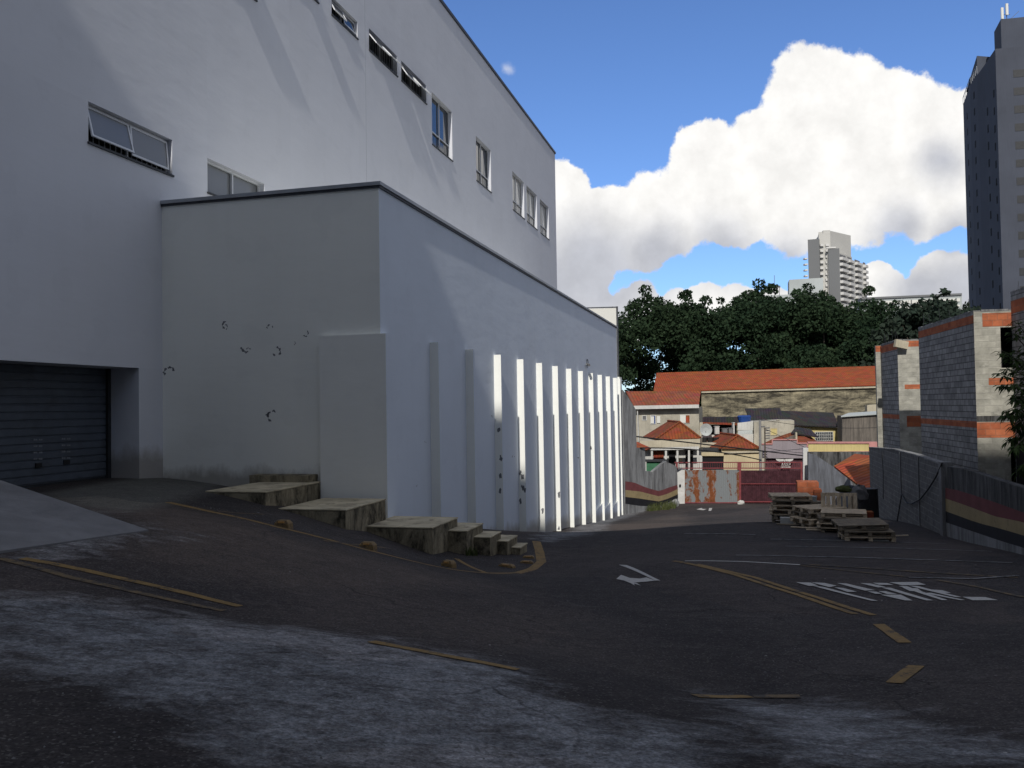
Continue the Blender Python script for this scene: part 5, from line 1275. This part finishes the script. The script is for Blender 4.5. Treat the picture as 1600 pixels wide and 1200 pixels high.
for dx, h0, h1 in ((-.95, 1.7, 3.7), (-.1, 2.4, 4.4)): MB().box((x0+dx, 148.7, zC+(h0+h1)/2), (.2,0,0), (0,.12,0), (0,0,(h1-h0)/2)).build('panel', 'panelw', an)
mb = MB(); mb.bar((x0-1.0,149,zC+2.6), (x0+.6,149,zC+2.6), .05, 4); mb.bar((x0,149,zC+1.2), (x0+2.2,149,zC+3.2), .05, 4); mb.bar((x0+.3,148.8,zC+1.0), (x0+1.6,148.8,zC+1.5), .4, 8, .3); mb.build('arm', 'pot', an)
# pale balcony tower
Y0 = 400; bt = empty('balcony_tower', (at(1305,470,Y0).x, Y0, -12), 'slim pale apartment tower with stacked balconies in the distance above the trees', 'tower')
def blk(x0, Ya, x1, Yb, ytop, dep, mt, nm, zlo=-12):
    a = at(x0, ytop, Ya); b = at(x1, ytop, Yb); z = a.z; mb = MB(); d = Vector((b.x-a.x, Yb-Ya, 0)).normalized(); n_ = Vector((-d.y, d.x, 0))*dep
    if n_.y < 0: n_ = -n_
    if Yb > Ya+5: n_ = Vector((-4.5, 3.0, 0))
    mb.prism([(a.x, Ya), (b.x, Yb), (b.x+n_.x, Yb+n_.y), (a.x+n_.x, Ya+n_.y)], zlo, z); return mb.build(nm, mt, bt), z
blk(1262,402,1280,400,374.5,16,'twrgrey','grey_panel_wall'); blk(1279,402.5,1297,401,365,22,'twrpale','core'); blk(1286,402,1297,401.4,360,20,'twrpale','stair_core')
blk(1294,398,1311.5,396.5,389,18,'twrgrey','grey_panel_wall'); blk(1297,401.5,1329,414,360.5,18,'twrpale','upper_block')
blk(1311.6,396.6,1353,424,400,16,'twrpale','balcony_block'); blk(1311.6,396.6,1331,409,395,16,'twrpale','balcony_block')
blk(1291,397.7,1306,396.9,386,1.2,'twrwht','ledge', at(1294,388.5,398).z)
zt0 = at(1320, 399, 400).z; fl = 2.72
cnt = 0
for i in range(11):
    z = zt0-i*fl-.6
    for (xa, Ya, xb, Yb) in ((1312.5,396.5,1322,402.8), (1324.5,404,1331.5,409), (1335.5,411.5,1344,417.5), (1348.5,420.5,1352.5,423.5)):
        a = at(xa, 430, Ya); b = at(xb, 430, Yb); d = Vector((b.x-a.x, b.y-a.y, 0)); L = d.length; d.normalize(); o_ = Vector((d.y, -d.x, 0))
        c_ = Vector(((a.x+b.x)/2, (a.y+b.y)/2, z))
        mb = MB(); mb.box(c_+o_*.7+Vector((0,0,-1.4)), d*(L/2), o_*.75, (0,0,.65)); o = mb.build('balcony', 'twrwht', bt); cnt += 1
        mb = MB(); mb.box(c_+o_*.02, d*(L*.46), o_*.06, (0,0,.62)); mb.build('opening', 'pot', o)
    a = at(1262, 430, 402.3)
    if i < 9: MB().box((a.x-.5, 403.5, z+1-1.2), (.7,0,0), (0,1.2,0), (0,0,.35)).build('balcony', 'twrwht', bt)
mb = MB()
for i in range(12):
    for px in (1284, 1292.5):
        q = at(px, 383+i*9.0, 401.2); mb.box((q.x, 401.3, q.z), (.75,0,0), (0,.4,0), (0,0,.5))
mb.build('window_bands', 'twrwht', bt)
# low pale blocks
fb = empty('low_block', (at(1258,470,380).x, 380, -12), 'plain pale concrete block at the foot of the balcony tower, left side', 'building')
sl(fb, 'wall', [(1233,437),(1286,434),(1288,520),(1234,520)], 380, 12, 'farconc')
fb2 = empty('low_block', (at(1210,470,375).x, 375, -12), 'low pale flat roof with a thin mast, left of the balcony tower', 'building')
sl(fb2, 'wall', [(1182,462),(1262,459),(1262,520),(1182,520)], 375, 10, 'farconc')
mb = MB(); mb.bar(at(1210,462,374), at(1210,430,374), .12, 4); mb.bar(at(1218,461,374), at(1218,446,374), .12, 4); mb.bar(at(1216,448,374), at(1219,448,374), .5, 4); mb.build('mast', 'pot', fb2)
fb3 = empty('long_block', (at(1430,470,300).x, 300, -12), 'long low grey building with strip windows, behind the sparse trees left of the dark tower', 'building')
sl(fb3, 'wall', [(1345,467),(1503,460),(1504,530),(1345,530)], 300, 14, 'farconc'); sl(fb3, 'roof_edge', [(1345,465),(1503,458),(1503,461),(1345,468)], 299.5, 14, 'twrgrey')
sl(fb3, 'window_strip', [(1382,470.5),(1500,466),(1500,471),(1382,476)], 299.7, .4, 'panelw'); sl(fb3, 'window_strip', [(1382,480),(1500,476),(1500,479),(1382,483)], 299.7, .4, 'panelw')
mb = MB()
for px in range(1382, 1504, 14): mb.bar(at(px, 470-(px-1382)*.04, 299.5), at(px, 484-(px-1382)*.04, 299.5), .18, 4)
mb.build('mullion', 'twrgrey', fb3)
# ------------------------------------------------------------ building behind the camera (casts the forecourt shade)
ELEV = R(36); SH_S0 = 28.5; SH_Z0 = -.4; SBK = -24.0
ztop = SH_Z0+(SH_S0-SBK)*math.tan(ELEV)
ob = empty('office_block', W(SBK, 0, -1.5), 'tall plain block behind the viewpoint that throws the forecourt into shade', 'building')
f = lambda a, b: W(SBK, a, b)
hl_ = [(-30+i*5.0, -30+i*5.0+2.4, 2+j*3.4, 3.6+j*3.4) for i in range(14) for j in range(9)]
mb = MB(); wall_holes(mb, f, -34, 42, -3, ztop, hl_, W(-.25, 0, 0)-W(0,0,0)); mb.quad(W(SBK,-34,ztop), W(SBK,42,ztop), W(SBK-14,42,ztop), W(SBK-14,-34,ztop)); mb.quad(W(SBK-14,-34,-3), W(SBK-14,42,-3), W(SBK-14,42,ztop), W(SBK-14,-34,ztop))
mb.quad(W(SBK,-34,-3), W(SBK-14,-34,-3), W(SBK-14,-34,ztop), W(SBK,-34,ztop)); mb.quad(W(SBK,42,-3), W(SBK-14,42,-3), W(SBK-14,42,ztop), W(SBK,42,ztop))
mb.build('wall', 'panelw', ob)
mb = MB()
for h in hl_: mb.quad(f(h[0],h[2])+W(-.2,0,0), f(h[1],h[2])+W(-.2,0,0), f(h[1],h[3])+W(-.2,0,0), f(h[0],h[3])+W(-.2,0,0))
mb.build('glazing', 'glass', ob)
ob2 = empty('side_light_blocker', W(-5, 18, -2), 'plain unseen block added right of the viewpoint to dim the walls', 'building')  # unseen block added to hold back sky light from the walls
mb = MB(); mb.svbox(-20, 12, 17, 32, -5, 24); mb.build('wall', 'panelw', ob2)
mb = MB()
for i in range(7):
    for j in range(6): mb.svbox(-18+i*4.2, -16+i*4.2, 16.95, 16.99, 1+j*3.6, 2.7+j*3.6)
mb.build('glazing', 'glass', ob2)
# ------------------------------------------------------------ light and sky
AZS = R(11.3)
sd = bpy.data.lights.new('sun', 'SUN'); sd.energy = 3.7; sd.angle = R(.6); sd.color = (1, .95, .87)
so = bpy.data.objects.new('sun', sd); col.objects.link(so)
dirv = Vector((math.sin(AZS)*math.cos(ELEV), math.cos(AZS)*math.cos(ELEV), -math.sin(ELEV)))
so.rotation_euler = dirv.to_track_quat('-Z', 'Y').to_euler(); so.location = (0, 0, 60)
w = bpy.data.worlds.new('World'); sc.world = w; w.use_nodes = True; nt = w.node_tree
for n in list(nt.nodes): nt.nodes.remove(n)
sky = nd(nt, 'ShaderNodeTexSky', sky_type='NISHITA'); sky.sun_disc = False; sky.sun_elevation = ELEV; sky.sun_rotation = math.pi+AZS
sky.air_density = 1.0; sky.dust_density = .6; sky.ozone_density = 2.5; sky.altitude = 700
tc = nd(nt, 'ShaderNodeTexCoord'); dirn = tc.outputs['Generated']
def vnoise(scale, detail, rough=.6):
    n = nd(nt, 'ShaderNodeTexNoise'); n.inputs['Scale'].default_value = scale; n.inputs['Detail'].default_value = detail; n.inputs['Roughness'].default_value = rough
    nt.links.new(dirn, n.inputs['Vector']); return n
nrm_ = nd(nt, 'ShaderNodeVectorMath', operation='NORMALIZE'); nt.links.new(dirn, nrm_.inputs[0]); dirn = nrm_.outputs[0]
wn = vnoise(9, 6, .62); sub = nd(nt, 'ShaderNodeVectorMath', operation='SUBTRACT'); nt.links.new(wn.outputs['Color'], sub.inputs[0]); sub.inputs[1].default_value = (.5, .5, .5)
scl = nd(nt, 'ShaderNodeVectorMath', operation='SCALE'); nt.links.new(sub.outputs[0], scl.inputs[0]); scl.inputs['Scale'].default_value = .045
wd_ = nd(nt, 'ShaderNodeVectorMath', operation='ADD'); nt.links.new(dirn, wd_.inputs[0]); nt.links.new(scl.outputs[0], wd_.inputs[1]); wdir = wd_.outputs[0]
def field(blobs):
    acc = None
    for (px, py, r_) in blobs:
        c_ = ray(px, py).normalized(); n = nd(nt, 'ShaderNodeVectorMath', operation='DISTANCE'); nt.links.new(wdir, n.inputs[0]); n.inputs[1].default_value = c_
        v = math_(nt, 'SUBTRACT', 1.0, math_(nt, 'MULTIPLY', n.outputs['Value'], F/r_))
        if acc is None: acc = v
        else:
            s_ = nd(nt, 'ShaderNodeMath', operation='SMOOTH_MAX'); nt.links.new(acc, s_.inputs[0]); nt.links.new(v, s_.inputs[1]); s_.inputs[2].default_value = .12; acc = s_.outputs[0]
    return acc
cb = [(1290,165,98),(1385,175,70),(1215,235,75),(1100,250,58),(1130,300,85),(1250,290,105),(1350,270,105),(1480,225,80),(1545,200,70),(1440,300,66),(1520,290,66),(1030,335,75),(960,350,62),(875,300,50),(900,400,78),
      (1000,375,58),(1150,335,58),(880,435,42),(930,487,46),(985,492,46),(1055,498,44),(1150,482,40),(1000,478,45),(1100,482,38),(1205,478,34),(900,465,50),(1100,490,22),(1385,450,34),(1372,432,24),(1470,440,46),(1505,470,55),(1420,470,36),(1620,250,120),(1600,420,60)]
FLD = field(cb)
n1 = vnoise(16, 9, .62).outputs['Fac']; n2 = vnoise(5, 4, .5).outputs['Fac']
dens = math_(nt, 'ADD', FLD, math_(nt, 'MULTIPLY', math_(nt, 'SUBTRACT', n1, .58), .8))
mask = nd(nt, 'ShaderNodeMapRange', interpolation_type='SMOOTHSTEP'); nt.links.new(dens, mask.inputs[0]); mask.inputs[1].default_value = -.02; mask.inputs[2].default_value = .09
wisp = field([(789,100,14)]); wm = nd(nt, 'ShaderNodeMapRange', interpolation_type='SMOOTHSTEP'); nt.links.new(wisp, wm.inputs[0]); wm.inputs[1].default_value = 0; wm.inputs[2].default_value = 1; 
# scattered clouds over the rest of the sky, away from the photographed part
dt_ = nd(nt, 'ShaderNodeVectorMath', operation='DOT_PRODUCT'); nt.links.new(dirn, dt_.inputs[0]); dt_.inputs[1].default_value = ray(900, 300).normalized()
away = nd(nt, 'ShaderNodeMapRange', interpolation_type='SMOOTHSTEP'); nt.links.new(dt_.outputs['Value'], away.inputs[0]); away.inputs[1].default_value = .82; away.inputs[2].default_value = .74; away.inputs[3].default_value = 0; away.inputs[4].default_value = 1
gen = nd(nt, 'ShaderNodeMapRange', interpolation_type='SMOOTHSTEP'); nt.links.new(vnoise(2.6, 9, .6).outputs['Fac'], gen.inputs[0]); gen.inputs[1].default_value = .36; gen.inputs[2].default_value = .50
genm = math_(nt, 'MULTIPLY', gen.outputs[0], away.outputs[0])
tot = math_(nt, 'MAXIMUM', mask.outputs[0], math_(nt, 'MAXIMUM', genm, math_(nt, 'MULTIPLY', wm.outputs[0], .45)))
GR = field([(940,430,105),(870,450,90),(1030,410,75),(1130,395,70),(1230,400,55),(1470,255,45),(1400,360,45),(1490,370,45),(1500,455,70),(1440,455,50),(940,500,35)])
g1 = math_(nt, 'ADD', math_(nt, 'MULTIPLY', GR, 1.0), math_(nt, 'MULTIPLY', math_(nt, 'SUBTRACT', n2, .5), 1.6))
gm = nd(nt, 'ShaderNodeMapRange', interpolation_type='SMOOTHSTEP'); nt.links.new(g1, gm.inputs[0]); gm.inputs[1].default_value = -.35; gm.inputs[2].default_value = .95
# bright billows by a finer relief noise
bl = nd(nt, 'ShaderNodeMapRange'); nt.links.new(vnoise(26, 7, .6).outputs['Fac'], bl.inputs[0]); bl.inputs[1].default_value = .35; bl.inputs[2].default_value = .65; bl.inputs[3].default_value = .90; bl.inputs[4].default_value = 1.05
cc = mixc(nt, gm.outputs[0], (1.0, .985, .96), (.56, .575, .63))
cc = mixc(nt, away.outputs[0], cc, (.50, .515, .56))   # flat grey cloud bases over the rest of the sky
cs = nd(nt, 'ShaderNodeVectorMath', operation='SCALE'); nt.links.new(cc, cs.inputs[0]); nt.links.new(bl.outputs[0], cs.inputs['Scale'])
# deeper blue
tint = mixc(nt, 1.0, sky.outputs[0], (.78, .97, 1.30), 'MULTIPLY')
bg1 = nd(nt, 'ShaderNodeBackground'); nt.links.new(tint, bg1.inputs[0]); bg1.inputs[1].default_value = .115
bg2 = nd(nt, 'ShaderNodeBackground'); nt.links.new(cs.outputs[0], bg2.inputs[0]); bg2.inputs[1].default_value = 1.0
mx = nd(nt, 'ShaderNodeMixShader'); nt.links.new(tot, mx.inputs[0]); nt.links.new(bg1.outputs[0], mx.inputs[1]); nt.links.new(bg2.outputs[0], mx.inputs[2])
wo = nd(nt, 'ShaderNodeOutputWorld'); nt.links.new(mx.outputs[0], wo.inputs[0])
vs_ = sc.view_settings; vs_.view_transform = 'Standard'; vs_.look = 'None'; vs_.exposure = 0; vs_.gamma = 1
